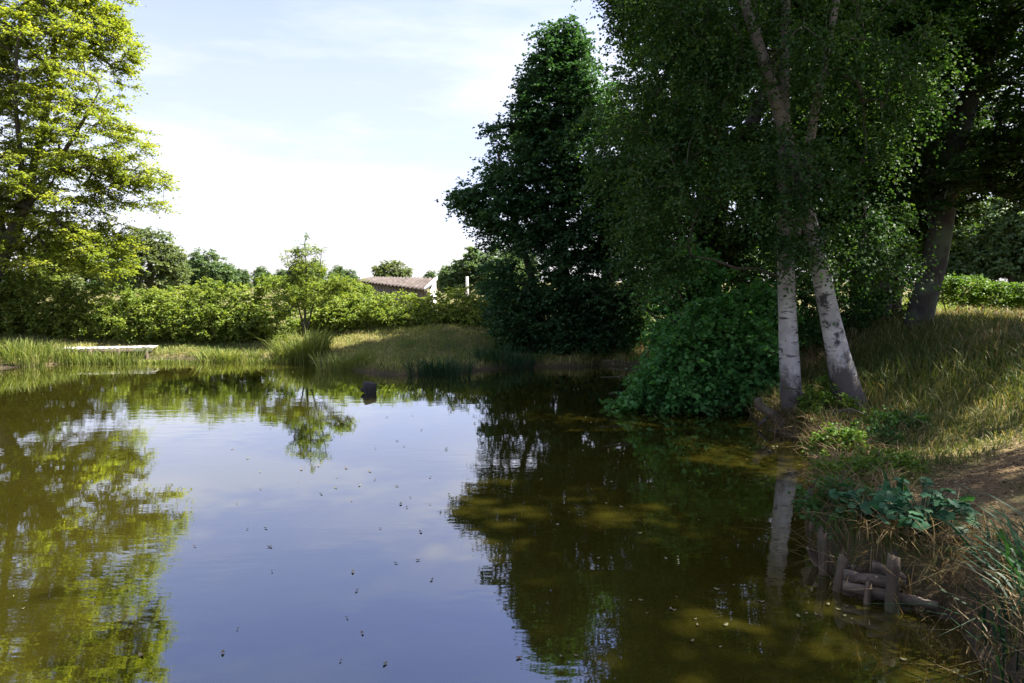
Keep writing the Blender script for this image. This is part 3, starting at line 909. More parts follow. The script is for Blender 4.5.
# sapling on the far bank
sp = (-6.15, 20.3)
g0 = ground_z(*sp)
tree("young_tree", "young ash with upright feathery shoots rising above the hedge", "sapling",
     [[(sp[0], sp[1], g0 - .1, .05), (sp[0], sp[1], g0 + 1.0, .035), (*P(306, 265, 20.3), .02), (*P(304, 240, 20.3), .006)],
      [(sp[0], sp[1], g0 + .2, .03), (*P(318, 280, 20.2), .02), (*P(322, 248, 20.2), .006)],
      [(sp[0], sp[1], g0 + .2, .03), (*P(292, 280, 20.3), .02), (*P(285, 250, 20.3), .006)]],
     [(P(305, 272, 20.3), (.6, .5, .45)), (P(304, 254, 20.3), (.3, .25, .35), .9), (P(304, 241, 20.3), (.12, .12, .2), 1.0), (P(322, 252, 20.2), (.16, .2, .28), .7), (P(286, 255, 20.3), (.18, .2, .28), .7), (P(308, 295, 20.1), (.85, .6, .5), 1.3), (P(285, 300, 20.2), (.6, .5, .5)), (P(335, 288, 20.2), (.5, .4, .3))],
     260, L_BRAMBLE, BARK, 65, twigs=5, per=8, rad=.28, flat=.4, droop=.1, size=.075, shell=.3, flare=0, sides=6, maxr=.02, twig_r=.004, rise=.8, aspect=.45)


# ------------------------------------------------------------------ hedges and thickets
def hedge(name, label, cat, line, hgt, dep, n, leaf, seed, **k):
    """rows of overlapping arching bramble mounds"""
    g = np.random.default_rng(seed)
    lobes = []
    ln = spline(np.array(line, float), max(8, int(len(line) * 6)))
    for i, (x, y) in enumerate(ln):
        z = ground_z(x, y)
        h = hgt(i / (len(ln) - 1)) * g.uniform(.88, 1.12)
        lobes.append(((x + g.normal() * .15, y + g.normal() * .2, z + h * .45), (.75 + g.uniform(0, .3), dep, h * .55)))
        lobes.append(((x + g.normal() * .3, y - dep * .7, z + h * .22), (.6, dep * .6, h * .33)))
    sts = []
    for i in range(0, len(ln), 2):
        x, y = ln[i]; z = ground_z(x, y)
        sts.append([(x, y, z - .1, .025), (x + g.normal() * .1, y, z + .4, .018), (x + g.normal() * .3, y - .1, z + .8, .008)])
    kw = dict(twigs=5, per=8, rad=.3, flat=.45, droop=.25, size=.085, shell=.7, flare=0, sides=5, maxr=.012, twig_r=.003, gap=.45,
              crown_name='foliage', trunk_name='stem', branch_name='shoots', attach=.3, aspect=.7, dens=1.9)
    kw.update(k)
    return tree(name, label, cat, sts, lobes, n, leaf, BARK, seed, **kw)


hedge("bramble_hedge", "long sunlit bramble hedge along the left far bank behind the jetty", "hedge",
      [P(-60, 300, 20)[:2], P(40, 300, 20.6)[:2], P(120, 300, 21)[:2], P(200, 300, 21.2)[:2], P(285, 300, 21.4)[:2]],
      lambda t: 1.6 + .14 * math.sin(t * 9), .85, 800, L_BRAMBLE, 71)
hedge("bramble_hedge", "half shaded bramble hedge in front of the shed, right of the young tree", "hedge",
      [P(318, 300, 22)[:2], P(370, 300, 22.2)[:2], P(430, 300, 22.2)[:2], P(490, 300, 21.8)[:2], P(525, 300, 21.4)[:2]],
      lambda t: .98 + .1 * math.sin(t * 12) + .35 * ss(.72, .95, t), .8, 560, L_BRAMBLE, 72, gap=0)
bush("ivy_mound", "ivy-grown mound smothering the left end of the shed", "bush", (-6.2, 25.5),
     [(P(345, 292, 26), (.9, .7, .5)), (P(325, 294, 26), (.9, .7, .5)), (P(358, 296, 25.6), (.5, .5, .5))], 110, L_BRAMBLE, 73, size=.1, zmin=.5)
for i, (px, py, Y, r, lab) in enumerate(((520, 335, 18.8, .8, "dark shrub at the alder's left foot on the far shore"), (565, 345, 18.4, .7, "dark shrub right under the alder on the far shore"),
                                         (615, 340, 18.3, .8, "dark shrub between the alder and the hazel bush"), (588, 318, 20.6, 1.0, "tall shady shrub behind the alder stems"), (640, 318, 19.5, 1.0, "tall shady shrub behind the hazel bush's left edge"))):
    c = P(px, py, Y)
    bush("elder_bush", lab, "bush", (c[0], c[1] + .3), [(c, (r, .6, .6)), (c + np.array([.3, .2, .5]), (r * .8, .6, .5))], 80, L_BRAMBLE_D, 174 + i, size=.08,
         group="shrubs under the alder")
bush("elder_bush", "sunlit low shrub at the field edge, right of the leaning beech", "bush", (12.6, 19.4),
     [(P(960, 290, 19.5), (1.0, .6, .42)), (P(1000, 294, 19.5), (1.1, .6, .36)), (P(1040, 296, 19.5), (1.2, .6, .4)), (P(945, 282, 19.2), (.4, .3, .2))], 170, L_NETTLE, 79, size=.08, flat=.25)
bush("elder_bush", "shady thicket closing the gap behind the hazel bush and birches", "bush", (6.2, 14.6),
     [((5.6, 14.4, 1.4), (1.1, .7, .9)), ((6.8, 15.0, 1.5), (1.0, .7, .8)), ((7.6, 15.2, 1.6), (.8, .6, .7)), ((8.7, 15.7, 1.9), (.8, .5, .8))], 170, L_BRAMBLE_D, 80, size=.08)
c = P(832, 428, 9.3)
bush("bramble_bush", "bright green bramble between the feet of the two birches", "bush", (c[0], c[1] + .1),
     [(P(832, 418, 9.4), (.4, .35, .35)), (P(850, 440, 8.9), (.45, .35, .28)), (P(820, 395, 9.7), (.3, .3, .35)), (P(828, 450, 8.9), (.3, .3, .25)), (P(866, 425, 9.0), (.3, .3, .25))],
     95, L_NETTLE, 81, size=.055, rad=.18, twigs=5, per=7)

# ------------------------------------------------------------------ shed and pole
SA, SB, SC, SD = P(356, 281.5, 42), P(424, 290.5, 31), P(437, 278.8, 34), P(373, 277.6, 46)
shed = empty("shed", (SA + SB) / 2 * np.array([1, 1, 0]) + np.array([0, 0, -.2]), "low shed with a mossy corrugated roof behind the bramble hedge", "shed")


def roof_mat():
    m, nt, b = new_mat("mossy_corrugated_roof")
    n1 = noise(nt, 2.2, 6, .7); n2 = noise(nt, .9, 4, .6)
    c1 = ramp(nt, [(.35, (.03, .021, .017)), (.5, (.075, .055, .046)), (.66, (.13, .105, .09))], n1.outputs['Fac'])
    c2 = ramp(nt, [(.5, (0, 0, 0)), (.62, (.75, .75, .75))], n2.outputs['Fac'])
    nt.links.new(mixc(nt, c2.outputs[0], c1.outputs[0], (.05, .045, .022)), b.inputs['Base Color'])
    b.inputs['Roughness'].default_value = .9
    return m


nu, nvv = 120, 6
rv = []
for th in (0, .05):
    for i in range(nu):
        for j in range(nvv):
            s, t = i / (nu - 1), j / (nvv - 1)
            p = (SA * (1 - s) + SB * s) * (1 - t) + (SD * (1 - s) + SC * s) * t
            p = p + np.array([0, 0, .045 * math.sin(i * 1.05) - .05 * math.sin(s * 3.1) * math.sin(t * 3.1) + th])
            rv.append(p)
ii = np.arange(nu * nvv).reshape(nu, nvv)
rf = np.stack([ii[:-1, :-1], ii[1:, :-1], ii[1:, 1:], ii[:-1, 1:]], -1).reshape(-1, 4)
rim = np.concatenate([ii[:, 0], ii[-1, 1:], ii[-2::-1, -1], ii[0, -2:0:-1]])
rs = np.stack([rim, np.roll(rim, -1), np.roll(rim, -1) + nu * nvv, rim + nu * nvv], -1)
build("roof", np.array(rv), np.vstack([rf[:, ::-1], rf + nu * nvv, rs]), roof_mat(), shed)
WALLB = bark_mat("shed_boards", (.10, .08, .055), (.26, .21, .15), 5, (3, 3, .15), .5)
m_, nt_, b_ = new_mat("white_gable_paint")
n_ = noise(nt_, 3, 5, .6); r_ = ramp(nt_, [(.35, (.6, .59, .57)), (.6, (.8, .8, .79))], n_.outputs['Fac'])
nt_.links.new(r_.outputs[0], b_.inputs['Base Color']); GABLE = m_
inw = norm(np.cross(SB - SA, np.array([0, 0, 1.0])))
if np.dot(inw, SC - SB) < 0: inw = -inw
dirs = norm(SB - SA)
a = SA + dirs * .4 + inw * .3; bb = SB - dirs * .3 + inw * .3
nb = 40
gw = Geo()
for k in range(nb):
    p0 = a + (bb - a) * (k / nb); p1 = a + (bb - a) * ((k + .96) / nb)
    t0 = .02 * (k % 2)
    lo = -.4
    pts = [p0, p1, p1 + inw * .04, p0 + inw * .04]
    off = -inw * t0
    vv = [np.array([p[0] + off[0], p[1] + off[1], lo]) for p in pts] + [np.array([p[0] + off[0], p[1] + off[1], p[2] - .02]) for p in pts]
    gw.add(vv, [[0, 3, 2, 1], [4, 5, 6, 7], [0, 1, 5, 4], [1, 2, 6, 5], [2, 3, 7, 6], [3, 0, 4, 7]])
gw.build("wall", WALLB, shed)
gg_ = Geo()
e0 = SB - dirs * .15 + inw * .36; e1 = SC - dirs * .15
vv = []
for off in (np.zeros(3), -dirs * .08):
    vv += [np.array([e0[0], e0[1], -.4]) + off, np.array([e1[0], e1[1], -.4]) + off, e1 + off - np.array([0, 0, .05]), e0 + off + np.array([0, 0, -.02])]
gg_.add(vv, [[0, 1, 2, 3], [4, 7, 6, 5], [0, 4, 5, 1], [1, 5, 6, 2], [2, 6, 7, 3], [3, 7, 4, 0]])
gg_.build("gable_wall", GABLE, shed)
# barge board, white, along the near end of the roof
gb = Geo(); pb = [SB + dirs * .03 + np.array([0, 0, -.06]), SC + dirs * .03 + np.array([0, 0, -.06])]
vv = []
for off in (np.zeros(3), dirs * .03):
    vv += [pb[0] + off, pb[1] + off, pb[1] + off + np.array([0, 0, .2]), pb[0] + off + np.array([0, 0, .2])]
gb.add(vv, [[0, 3, 2, 1], [4, 5, 6, 7], [0, 1, 5, 4], [1, 2, 6, 5], [2, 3, 7, 6], [3, 0, 4, 7]])
gb.build("barge_board", GABLE, shed)

pp = P(467, 276.5, 33)
gp = Geo(); zz = ground_z(pp[0], pp[1])
gp.tube(np.array([[pp[0], pp[1], zz - .3], [pp[0] + .01, pp[1], (zz + pp[2]) / 2], [pp[0], pp[1], pp[2]]]), [.085, .08, .075], 10, cap=True)
po = gp.build("wooden_pole", WOOD_PALE, None, origin=(pp[0], pp[1], zz))
tag(po, "short pale wooden pole standing behind the right hedge", "pole")

# ------------------------------------------------------------------ jetty on the left
jz = .34
j0, j1 = P(55, 343, 18.35), P(152, 343, 18.9)
jet = empty("wooden_jetty", ((j0[0] + j1[0]) / 2, (j0[1] + j1[1]) / 2, 0), "low pale plank jetty at the water's edge before the left hedge", "jetty")
dv = norm((j1 - j0) * np.array([1, 1, 0])); pv = np.array([-dv[1], dv[0], 0])
L_ = np.linalg.norm((j1 - j0)[:2]); npk = 17
gd = Geo()
for k in range(npk):
    c = j0 + dv * (L_ * (k + .5) / npk); c[2] = jz + random.Random(k).uniform(-.006, .006)
    gd.box(c + pv * .35, L_ / npk * .93, .6, .025, np.stack([dv, pv, [0, 0, 1]], 1), .004, k)
gd.build("deck", WOOD_PALE, jet)
for k in range(4):
    c = j0 + dv * (L_ * (k + .2) / 3.4); gl = Geo()
    gl.tube(np.array([[*c[:2], -.5], [*c[:2], jz - .02]]), .05, 8, cap=True)
    gl.build("post", WOOD_OLD, jet)
gl = Geo(); c = (j0 + j1) / 2; gl.box((c[0], c[1], jz - .08), L_, .05, .11, np.stack([dv, pv, [0, 0, 1]], 1)); gl.build("beam", WOOD_OLD, jet)

# ------------------------------------------------------------------ stump in the pond, stakes and revetment
s0 = PZ(370, 393)
gs = Geo()
gs.tube(np.array([s0 + [0, 0, -.6], s0 + [0, 0, 0], s0 + [-.01, 0, .1], s0 + [-.005, 0, .19], s0 + [0, 0, .21]]), [.11, .115, .135, .12, .10], 12, .06, True, 4)
gs.tube(np.array([s0 + [-.1, -.02, .04], s0 + [-.15, -.03, .07], s0 + [-.175, -.03, .085]]), [.04, .035, .02], 6, cap=True)
st_ = gs.build("tree_stump", WOOD_WET, None, origin=s0)
tag(st_, "dark rotten stump standing in open water off the far bank", "stump")

# broken trunk stub and root beside the left birch
gk = Geo()
k0 = PZ(778, 432); k1 = P(758, 398, 9.9)
gk.tube(spline(np.array([k0 + [.45, .25, .1], k0 + [.12, .1, .06], k0 + [-.02, .05, .22], k1 + [.03, 0, -.12], k1]), 12), np.linspace(.085, .05, 12), 9, .09, True, 6)
ko = gk.build("broken_stub", WOOD_OLD, None, origin=k0)
tag(ko, "broken grey stub leaning over the water at the left birch's foot", "stump")
gr = Geo()
for k, (a0, a1, r) in enumerate((((0, 0, .1), (-.35, -.3, -.06), .06), ((.1, -.05, .12), (.1, -.45, -.05), .05), ((.2, 0, .15), (.45, -.35, -.02), .05), ((-.1, 0, .15), (-.5, .05, -.05), .06))):
    o0 = np.array([b1[0], b1[1], .1])
    a0 = np.array(a0); a1 = np.array(a1)
    gr.tube(spline(np.array([o0 + a0, o0 + (a0 + a1) / 2 + [0, 0, .05], o0 + a1]), 8), np.linspace(r, r * .4, 8), 7, .08, seed=k)
gr.build("root", BARK, birch, smooth=True)

# stakes standing loose along the eroded edge
stk = [(806, 512, 486, .022, 0.02), (812, 530, 499, .026, .01), (817, 566, 545, .026, -.03), (838, 590, 552, .034, .02)]
labs = ["thin stake farthest along the eroded bank, below the birches", "thin stake second from the birches on the eroded bank", "narrow leaning stake just left of the thick stake by the planks", "thick weathered stake at the left end of the sunken planks"]
for k, (px, yb, yt, r, ln) in enumerate(stk):
    p = PZ(px, yb); t = P(px, yt, p[1])
    g_ = Geo()
    g_.stake(p, t, r, k, ln)
    tag(g_.build("wooden_stake", WOOD_OLD, None, origin=p), labs[k], "stake", "stakes along the eroded bank")
s_mid = PZ(824, 574); t_mid = P(822, 528, s_mid[1])
g_ = Geo(); g_.stake(s_mid, t_mid, .033, 11)
tag(g_.build("wooden_stake", WOOD_OLD, None, origin=s_mid), "tall upright stake in the middle of the row along the eroded bank", "stake", "stakes along the eroded bank")

rev0 = PZ(843, 594); rev1 = PZ(945, 617)
rev = empty("timber_revetment", (rev0 + rev1) / 2, "low plank revetment with a thick post holding the near right bank", "revetment")
rd = norm(rev1 - rev0); rp = np.array([-rd[1], rd[0], 0]); rl = np.linalg.norm(rev1 - rev0)
rev0 = rev0 - rp * .05; rev1 = rev1 - rp * .05
for k, (s, e, z, off, tw) in enumerate(((0, .93, .075, .0, .0), (.0, .62, .155, .012, .02), (.28, .62, .215, .05, -.05))):
    g_ = Geo()
    n = 9
    top = [];
    c0 = rev0 + rd * rl * s; c1 = rev0 + rd * rl * e
    gq = np.random.default_rng(k + 5)
    prof = []
    for i in range(n):
        t = i / (n - 1); c = c0 + (c1 - c0) * t + rp * (off + .01)
        h = .068 + gq.normal() * .006
        if i >= n - 2: h *= .7
        zz = z + tw * (t - .5)
        prof.append([c + [0, 0, zz - h / 2], c + rp * .03 + [0, 0, zz - h / 2], c + rp * .03 + [0, 0, zz + h / 2], c + [0, 0, zz + h / 2]])
    vv = np.array(prof).reshape(-1, 3); id4 = np.arange(n * 4).reshape(n, 4)
    ff = [[id4[i][j], id4[i][(j + 1) % 4], id4[i + 1][(j + 1) % 4], id4[i + 1][j]] for i in range(n - 1) for j in range(4)]
    ff += [list(id4[0])[::-1], list(id4[-1])]
    g_.add(vv, ff); g_.build("plank", WOOD_PLANK, rev)
for k, (px, yb, yt, r) in enumerate(((893, 607, 553, .042), (868, 600, 580, .022))):
    p = PZ(px, yb) - rp * .06; t = P(px, yt, p[1]); g_ = Geo()
    g_.stake(p, t, r, 20 + k, .004)
    g_.build("post", WOOD_OLD, rev)
# loose broken slabs behind the planks
for k, (px, py, Y, an, lab) in enumerate(((849, 576, 4.75, .5, "upright broken slab of bark behind the stakes"), (861, 578, 4.7, -.5, "split wood piece slanting down behind the planks"))):
    c = P(px, py, Y); g_ = Geo()
    rot = np.array([[math.cos(an), 0, math.sin(an)], [0, 1, 0], [-math.sin(an), 0, math.cos(an)]])
    g_.box(c, .06, .03, .2, rot, .012, k)
    tag(g_.build("wood_slab", WOOD_PLANK, None, origin=c), lab, "wood piece", "broken wood behind the planks")


# ------------------------------------------------------------------ grass, reeds and weeds
def blades(pos, h, w, g, lean=.35, bend=.3, dirs=None):
    n = len(pos)
    a = g.uniform(0, 6.283, n) if dirs is None else dirs
    o = np.stack([np.cos(a), np.sin(a), np.zeros(n)], 1)
    fa = g.uniform(0, 6.283, n)
    s = np.stack([np.cos(fa), np.sin(fa), np.zeros(n)], 1)
    h = np.broadcast_to(h, (n,))[:, None]; w = np.broadcast_to(w, (n,))[:, None]
    ln = np.abs(g.normal(size=(n, 1))) * lean; bd = np.abs(g.normal(size=(n, 1))) * bend
    up = np.array([0, 0, 1.0])
    p0 = pos - up * .03
    p1 = pos + up * h * .45 + o * h * ln * .45
    p2 = pos + up * h * (.78 - .15 * np.minimum(bd, 1)) + o * h * (ln * .8 + bd * .25)
    p3 = pos + up * h * (1 - .45 * np.minimum(bd, 1.3)) + o * h * (ln + bd * .8)
    v = np.stack([p0 - s * w * .4, p0 + s * w * .4, p1 - s * w * .5, p1 + s * w * .5, p2 - s * w * .38, p2 + s * w * .38, p3 - s * w * .06, p3 + s * w * .06], 1).reshape(-1, 3)
    b = np.arange(n)[:, None] * 8
    f = np.concatenate([b + np.array([[0, 1, 3, 2]]), b + np.array([[2, 3, 5, 4]]), b + np.array([[4, 5, 7, 6]])], 1).reshape(-1, 4)
    return v, f


def scatter(n, x0, x1, y0, y1, g, keep):
    x = g.uniform(x0, x1, n); y = g.uniform(y0, y1, n)
    d = shore_dist(x, y)
    k = keep(x, y, d)
    x, y, d = x[k], y[k], d[k]
    return x, y, d, height(x, y, d)


def grass_obj(name, x, y, z, h, w, mat, seed, rbias, lean=.4, bend=.4, rspread=.35):
    g = np.random.default_rng(seed)
    v, f = blades(np.stack([x, y, z], 1), h, w, g, lean, bend)
    r = np.clip(rbias + g.normal(size=len(x)) * rspread, 0, 1)
    o = build(name, v, f, mat, rnd=np.repeat(r, 3))
    tag(o, kind='stuff')
    return o


g = np.random.default_rng(91)
# near right bank
x, y, d, z = scatter(190000, 1.6, 13, 1.2, 18, g, lambda x, y, d: (d > .0) & (x < .78 * y + 1.6) & (g.uniform(size=x.shape) < np.clip(1.25 - y / 16, .3, 1)) & (path_dist(x, y) + .22 * vnoise(x, y, 3, 4) + .25 * g.uniform(size=x.shape) > .62))
pn = vnoise(x, y, 1.1, 12)
hh = (.09 + .13 * np.clip(pn + .4, 0, 1) + .12 * ss(7, 11, y)) * g.uniform(.5, 1.3, x.shape) * np.clip(path_dist(x, y) / 1.2, .35, 1)
o = grass_obj("grass", x, y, z, hh, .006 + .0005 * y, L_GRASS, 92, .27 + .5 * vnoise(x, y, .9, 6))
tag(o, "mixed green and straw-coloured grass on the near right bank", "grass")
# taller dry grass
x, y, d, z = scatter(22000, 3.4, 14, 4.5, 19, g, lambda x, y, d: (d > .4) & (x < .78 * y + 1) & (vnoise(x, y, .8, 21) > -.12) & (path_dist(x, y) > .8) & ((y > 8) | (g.uniform(size=x.shape) < .3)))
o = grass_obj("dry_grass", x, y, z, g.uniform(.14, .46, x.shape) * (.6 + .4 * ss(7, 11, y)), .004 + .0005 * y, L_DRY, 93, .5, .5, .5)
tag(o, "tall dry straw-coloured grass on the slope below the beech", "grass")
x, y, d, z = scatter(30000, 1.6, 6, 1.6, 10.5, g, lambda x, y, d: (d > -.02) & (d < .55))
o = grass_obj("hanging_grass", x, y, z, g.uniform(.1, .34, x.shape), .005 + .0005 * y, L_DRY, 97, .25, .9, .9, .3)
tag(o, "withered grass hanging over the eroded edge of the near bank", "grass")
# grass on the far bank
x, y, d, z = scatter(90000, -20, 3, 15, 23, g, lambda x, y, d: (d > .08) & (d < 5.6))
o = grass_obj("bank_grass", x, y, z, g.uniform(.03, .11, x.shape) * (1 + .7 * (d < .4) + .8 * (vnoise(x, y, 2.2, 33) > .3)), .014, L_BANK, 94, .42 + 1.1 * vnoise(x, y, .9, 8) + .5 * vnoise(x, y, 3.5, 18))
tag(o, "short grass on the far bank below the hedges", "grass")
# maize beyond the right bank
x, y, d, z = scatter(16000, 14, 75, 26, 75, g, lambda x, y, d: (x < .8 * y + 4) & (x > .55 * y))
o = grass_obj("maize_crop", x, y, z, g.uniform(.5, .95, x.shape), .06, L_MAIZE, 95, .45, .35, .6)
tag(o, "sunlit maize field beyond the right bank", "crop")


def reed(name, label, cat, spots, n, h, w, mat, seed, group=None, lean=.3, bend=.5, rb=.5):
    """one clump: blades fanned from a tight foot"""
    g = np.random.default_rng(seed)
    c, (rx, ry) = spots
    x = c[0] + np.clip(g.normal(size=n), -1.7, 1.7) * rx; y = c[1] + np.clip(g.normal(size=n), -1.8, 1.8) * ry
    dd = shore_dist(x, y)
    z = np.where(dd > 0, height(x, y, dd), -.02)
    a = np.arctan2((y - c[1]) / max(ry, .01), (x - c[0]) / max(rx, .01)) + g.normal(size=n) * .7
    v, f = blades(np.stack([x, y, z], 1), h * g.uniform(.45, 1.1, n), w * g.uniform(.6, 1.2, n), g, lean, bend, a)
    r = np.clip(rb + g.normal(size=n) * .25, 0, 1)
    o = build(name, v, f, mat, origin=(c[0], c[1], float(np.median(z))), rnd=np.repeat(r, 3))
    tag(o, label, cat, group)
    return o


reed("reed_clump", "big bright reed clump at the foot of the young tree", "reeds", (PZ(303, 358, .1), (.36, .2)), 1000, .8, .018, L_REED, 101, "reeds along the far shore", .3, .4)
reed("reed_clump", "bright reed tuft at the waterline halfway between jetty and young tree", "reeds", (PZ(228, 356, .15), (.4, .16)), 500, .42, .018, L_REED, 102, "reeds along the far shore", .4, .5)
for k, (px, h_, sx, m_, lab) in enumerate(((8, .6, .5, L_REED, "reed bed at the left picture edge by the water"), (35, .5, .4, L_REED, "reeds just left of the pale jetty"), (72, .42, .38, L_REED, "low reeds in front of the jetty's left end"),
                                         (112, .4, .38, L_REED, "sparse low reeds in front of the jetty's right half"), (160, .17, .5, L_REED, "short waterside tuft right of the jetty"), (268, .2, .3, L_REED, "short waterside tuft left of the big bright reed clump"))):
    reed("reed_clump", lab, "reeds", (PZ(px, 361.5 + (40 - px) * .1 * (px < 40), .06) + [0, .12, 0], (sx, .13)), int(900 * sx), h_, .018, m_, 103 + k, "reeds along the far shore", .2, .3, .45)
for k, (px, py, lab) in enumerate(((345, 366, "dark reeds on the shaded bank right of the big bright clump"), (440, 371, "dark reed tuft on the shaded bank's corner"), (505, 364, "dark reeds at the foot of the alder shrubs"))):
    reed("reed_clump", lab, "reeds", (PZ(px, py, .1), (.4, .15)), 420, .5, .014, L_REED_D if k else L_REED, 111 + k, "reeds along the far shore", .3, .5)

# tall dark reeds bottom right, close to the camera
for k, (x_, y_, h_, n_, lab) in enumerate(((3.06, 3.72, .5, 100, "dark reed clump in the bottom right corner, nearest the water"), (3.3, 4.05, .58, 90, "dark reed clump at the right edge behind the corner clump"), (2.85, 3.4, .42, 60, "low dark reeds drooping over the water in the bottom right corner"))):
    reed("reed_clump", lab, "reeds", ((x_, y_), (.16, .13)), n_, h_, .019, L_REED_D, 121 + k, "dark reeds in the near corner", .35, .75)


def lobed_leaf(c, d, nrm, R, g):
    """rounded five-lobed leaf as a fan of quads"""
    d = norm(np.asarray(d, float)); s = norm(np.cross(nrm, d)); u = np.cross(d, s)
    n = 20; ring = []
    for k in range(n):
        a = -math.pi * .86 + k * (2 * math.pi * .86) / (n - 1)
        rr = R * (.78 + .22 * abs(math.cos(a * 2.4)))
        dr = rr * .16
        ring.append(c + d * (math.cos(a) * rr + R * .45) + s * math.sin(a) * rr - u * (dr * (rr / R) ** 2 + g.normal() * .003))
    cc = c + d * R * .3
    v = [cc] + ring; f = []
    for k in range(1, n - 1, 2):
        f.append([0, k, k + 1, min(k + 2, n)])
    return v, f


def weed(name, label, base, n, h, R, mat, seed, spread=.3):
    g = np.random.default_rng(seed)
    bx, by = base; z = ground_z(bx, by)
    root = empty(name, (bx, by, z), label, "weed")
    gs, gl = Geo(), Geo(); rr = []
    for k in range(n):
        a = g.uniform(0, 6.28); r = spread * math.sqrt(g.uniform())
        t = np.array([bx + math.cos(a) * r, by + math.sin(a) * r * .8, z + h * g.uniform(.35, 1)])
        s = np.array([bx + g.normal() * .03, by + g.normal() * .03, z - .03])
        gs.tube(spline(np.array([s, s * .5 + t * .5 + [0, 0, .08], t]), 6), np.linspace(.006, .003, 6), 5)
        dr = np.array([math.cos(a), math.sin(a), -.15]) + g.normal(size=3) * .25
        nr = np.array([0, -.35, 1.0]) + g.normal(size=3) * .5
        v, f = lobed_leaf(t, dr, nr, R * g.uniform(.6, 1.15), g)
        gl.add(v, f); rr += [g.uniform()] * len(f)
    gs.build("stem", mat, root); gl.build("leaves", mat, root, rnd=rr)
    return root


p = P(922, 552, 4.75); weed("mallow_plant", "blue-green mallow with round leaves above the plank revetment, the larger right half", (p[0], p[1]), 80, .36, .052, L_WEED, 131, .36)
p = P(868, 552, 5.0); weed("mallow_plant", "smaller blue-green mallow over the left end of the planks", (p[0], p[1]), 42, .28, .046, L_WEED, 132, .26)
p = P(898, 520, 5.1)
reed("dock_plant", "upright dock leaves rising out of the mallow", "weed", ((p[0], p[1]), (.03, .03)), 7, .42, .045, L_REED_D, 133, None, .12, .3, .8)

for k, (px, py, h_, lab) in enumerate(((838, 458, .3, "leafy nettles on the bank edge just below the bright bramble"), (868, 446, .25, "leafy weeds in the dry grass right of the bramble"), (852, 486, .22, "low weeds at the bank edge above the farthest stakes"),
                                   (905, 430, .2, "small weed patch in the grass between birches and path"), (885, 475, .18, "small weed patch beside the path, nearest the mallow"), (838, 515, .2, "weeds overhanging the stakes in the middle of the eroded edge"))):
    c = G(px, py); zz = ground_z(c[0], c[1])
    bush("nettle_plant", lab, "weed", (c[0], c[1]), [((c[0], c[1], zz + h_ * .5), (.3, .26, h_ * .6)), ((c[0] + .2, c[1] + .15, zz + h_ * .3), (.22, .2, h_ * .4))], 30, L_NETTLE if k % 2 == 0 else L_BRAMBLE_D, 160 + k, stems=5, stem_r=.005, size=.05, rad=.15, twigs=5, per=6, group="weeds on the near bank")

# leaf litter on the path
g = np.random.default_rng(141)
x, y, d, z = scatter(30000, 2.2, 10, 1.5, 12, g, lambda x, y, d: (d > .15) & (path_dist(x, y) < .9 + .5 * g.uniform(size=x.shape)))
n = len(x)
v, f = leaves_mesh(np.stack([x, y, z + .012], 1), np.stack([g.normal(size=n), g.normal(size=n), g.normal(size=n) * .2], 1), np.array([0, 0, 1.0]) + g.normal(size=(n, 3)) * .35, g.uniform(.02, .05, n), g.uniform(.012, .026, n))
lo = build("leaf_litter", v, f, L_LITTER, rnd=g.uniform(size=n))
tag(lo, "dry fallen leaves strewn over the bare path", "leaf litter", kind='stuff')

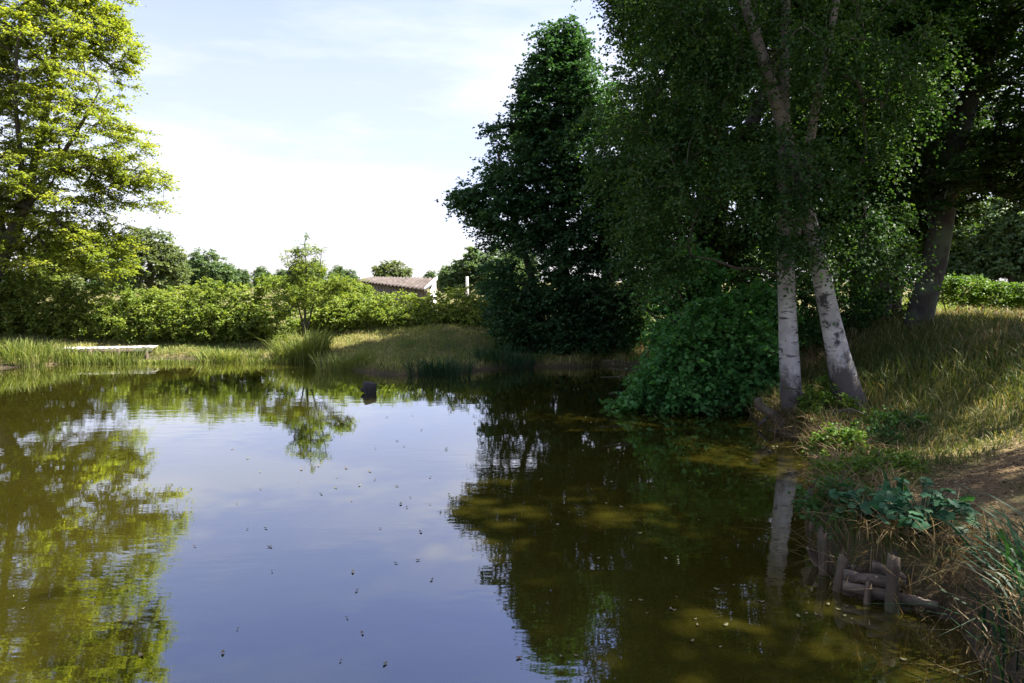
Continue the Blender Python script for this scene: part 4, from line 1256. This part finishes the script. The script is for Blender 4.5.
# floating leaves, each its own thing
g = np.random.default_rng(151)
m_y, nt, b = new_mat("yellowed_leaf"); b.inputs['Base Color'].default_value = (.12, .115, .05, 1); b.inputs['Roughness'].default_value = .6
m_b, nt, b = new_mat("brown_leaf"); b.inputs['Base Color'].default_value = (.12, .09, .05, 1); b.inputs['Roughness'].default_value = .6
spots = [(223, 652), (345, 618), (238, 628), (342, 662), (386, 662), (362, 633), (272, 571), (419, 558), (356, 592), (518, 657), (352, 572), (268, 548), (265, 528), (247, 530), (397, 561), (194, 544), (351, 501), (360, 484), (370, 470), (347, 468), (300, 480),
         (430, 478), (412, 497), (322, 492), (420, 530), (382, 530), (433, 579), (250, 460), (262, 471), (236, 503), (331, 455), (398, 440), (375, 448), (446, 446), (407, 508), (25, 607), (15, 598), (118, 620), (140, 655)]
spots_d = [(556, 526), (604, 505), (571, 513), (622, 507), (640, 535), (718, 590), (734, 587), (762, 600), (726, 626), (692, 640), (722, 648), (757, 520), (655, 478), (610, 480), (690, 480), (560, 655), (575, 655), (745, 460), (710, 470), (828, 605), (838, 610), (905, 660), (668, 560),
           (600, 560), (632, 600), (820, 560), (700, 520), (540, 480), (585, 450), (650, 430)]
for cx, cy, sx, sy, n_ in ((842, 606, 22, 8, 6), (806, 470, 5, 14, 8), (778, 446, 12, 4, 9), (640, 416, 30, 3, 8), (700, 596, 40, 18, 8)):
    for k in range(n_): spots_d.append((cx + g.normal() * sx, cy + abs(g.normal()) * sy))
for k in range(26): spots.append((330 + g.normal() * 70, 455 + g.normal() * 28))
for pxs, lab, grp in ((spots, "small fallen leaf afloat on the open, sky-lit water", "leaves afloat on the sky-lit water"), (spots_d, "small pale leaf afloat on the shaded water under the trees", "leaves afloat on the shaded water")):
    for k, (px, py) in enumerate(pxs):
        c = PZ(px + g.uniform(-2, 2), py + g.uniform(-2, 2), .006)
        R = g.uniform(.007, .018) * (1 + .06 * c[1])
        a = g.uniform(0, 6.28)
        v, f = [], []
        nn = 10
        for i in range(nn):
            th = i * 2 * math.pi / nn
            rx, ry = R * math.cos(th), R * .55 * math.sin(th) * (1 - .25 * math.cos(th))
            v.append(c + [rx * math.cos(a) - ry * math.sin(a), rx * math.sin(a) + ry * math.cos(a), .004 * math.cos(2 * th) + .004])
        v.append(c)
        for i in range(0, nn, 2): f.append([i, i + 1, (i + 2) % nn, nn])
        o = build("floating_leaf", np.array(v), np.array(f), m_y if g.uniform() < (.35 if pxs is spots else .85) else m_b, origin=c)
        tag(o, lab, "leaf", grp)
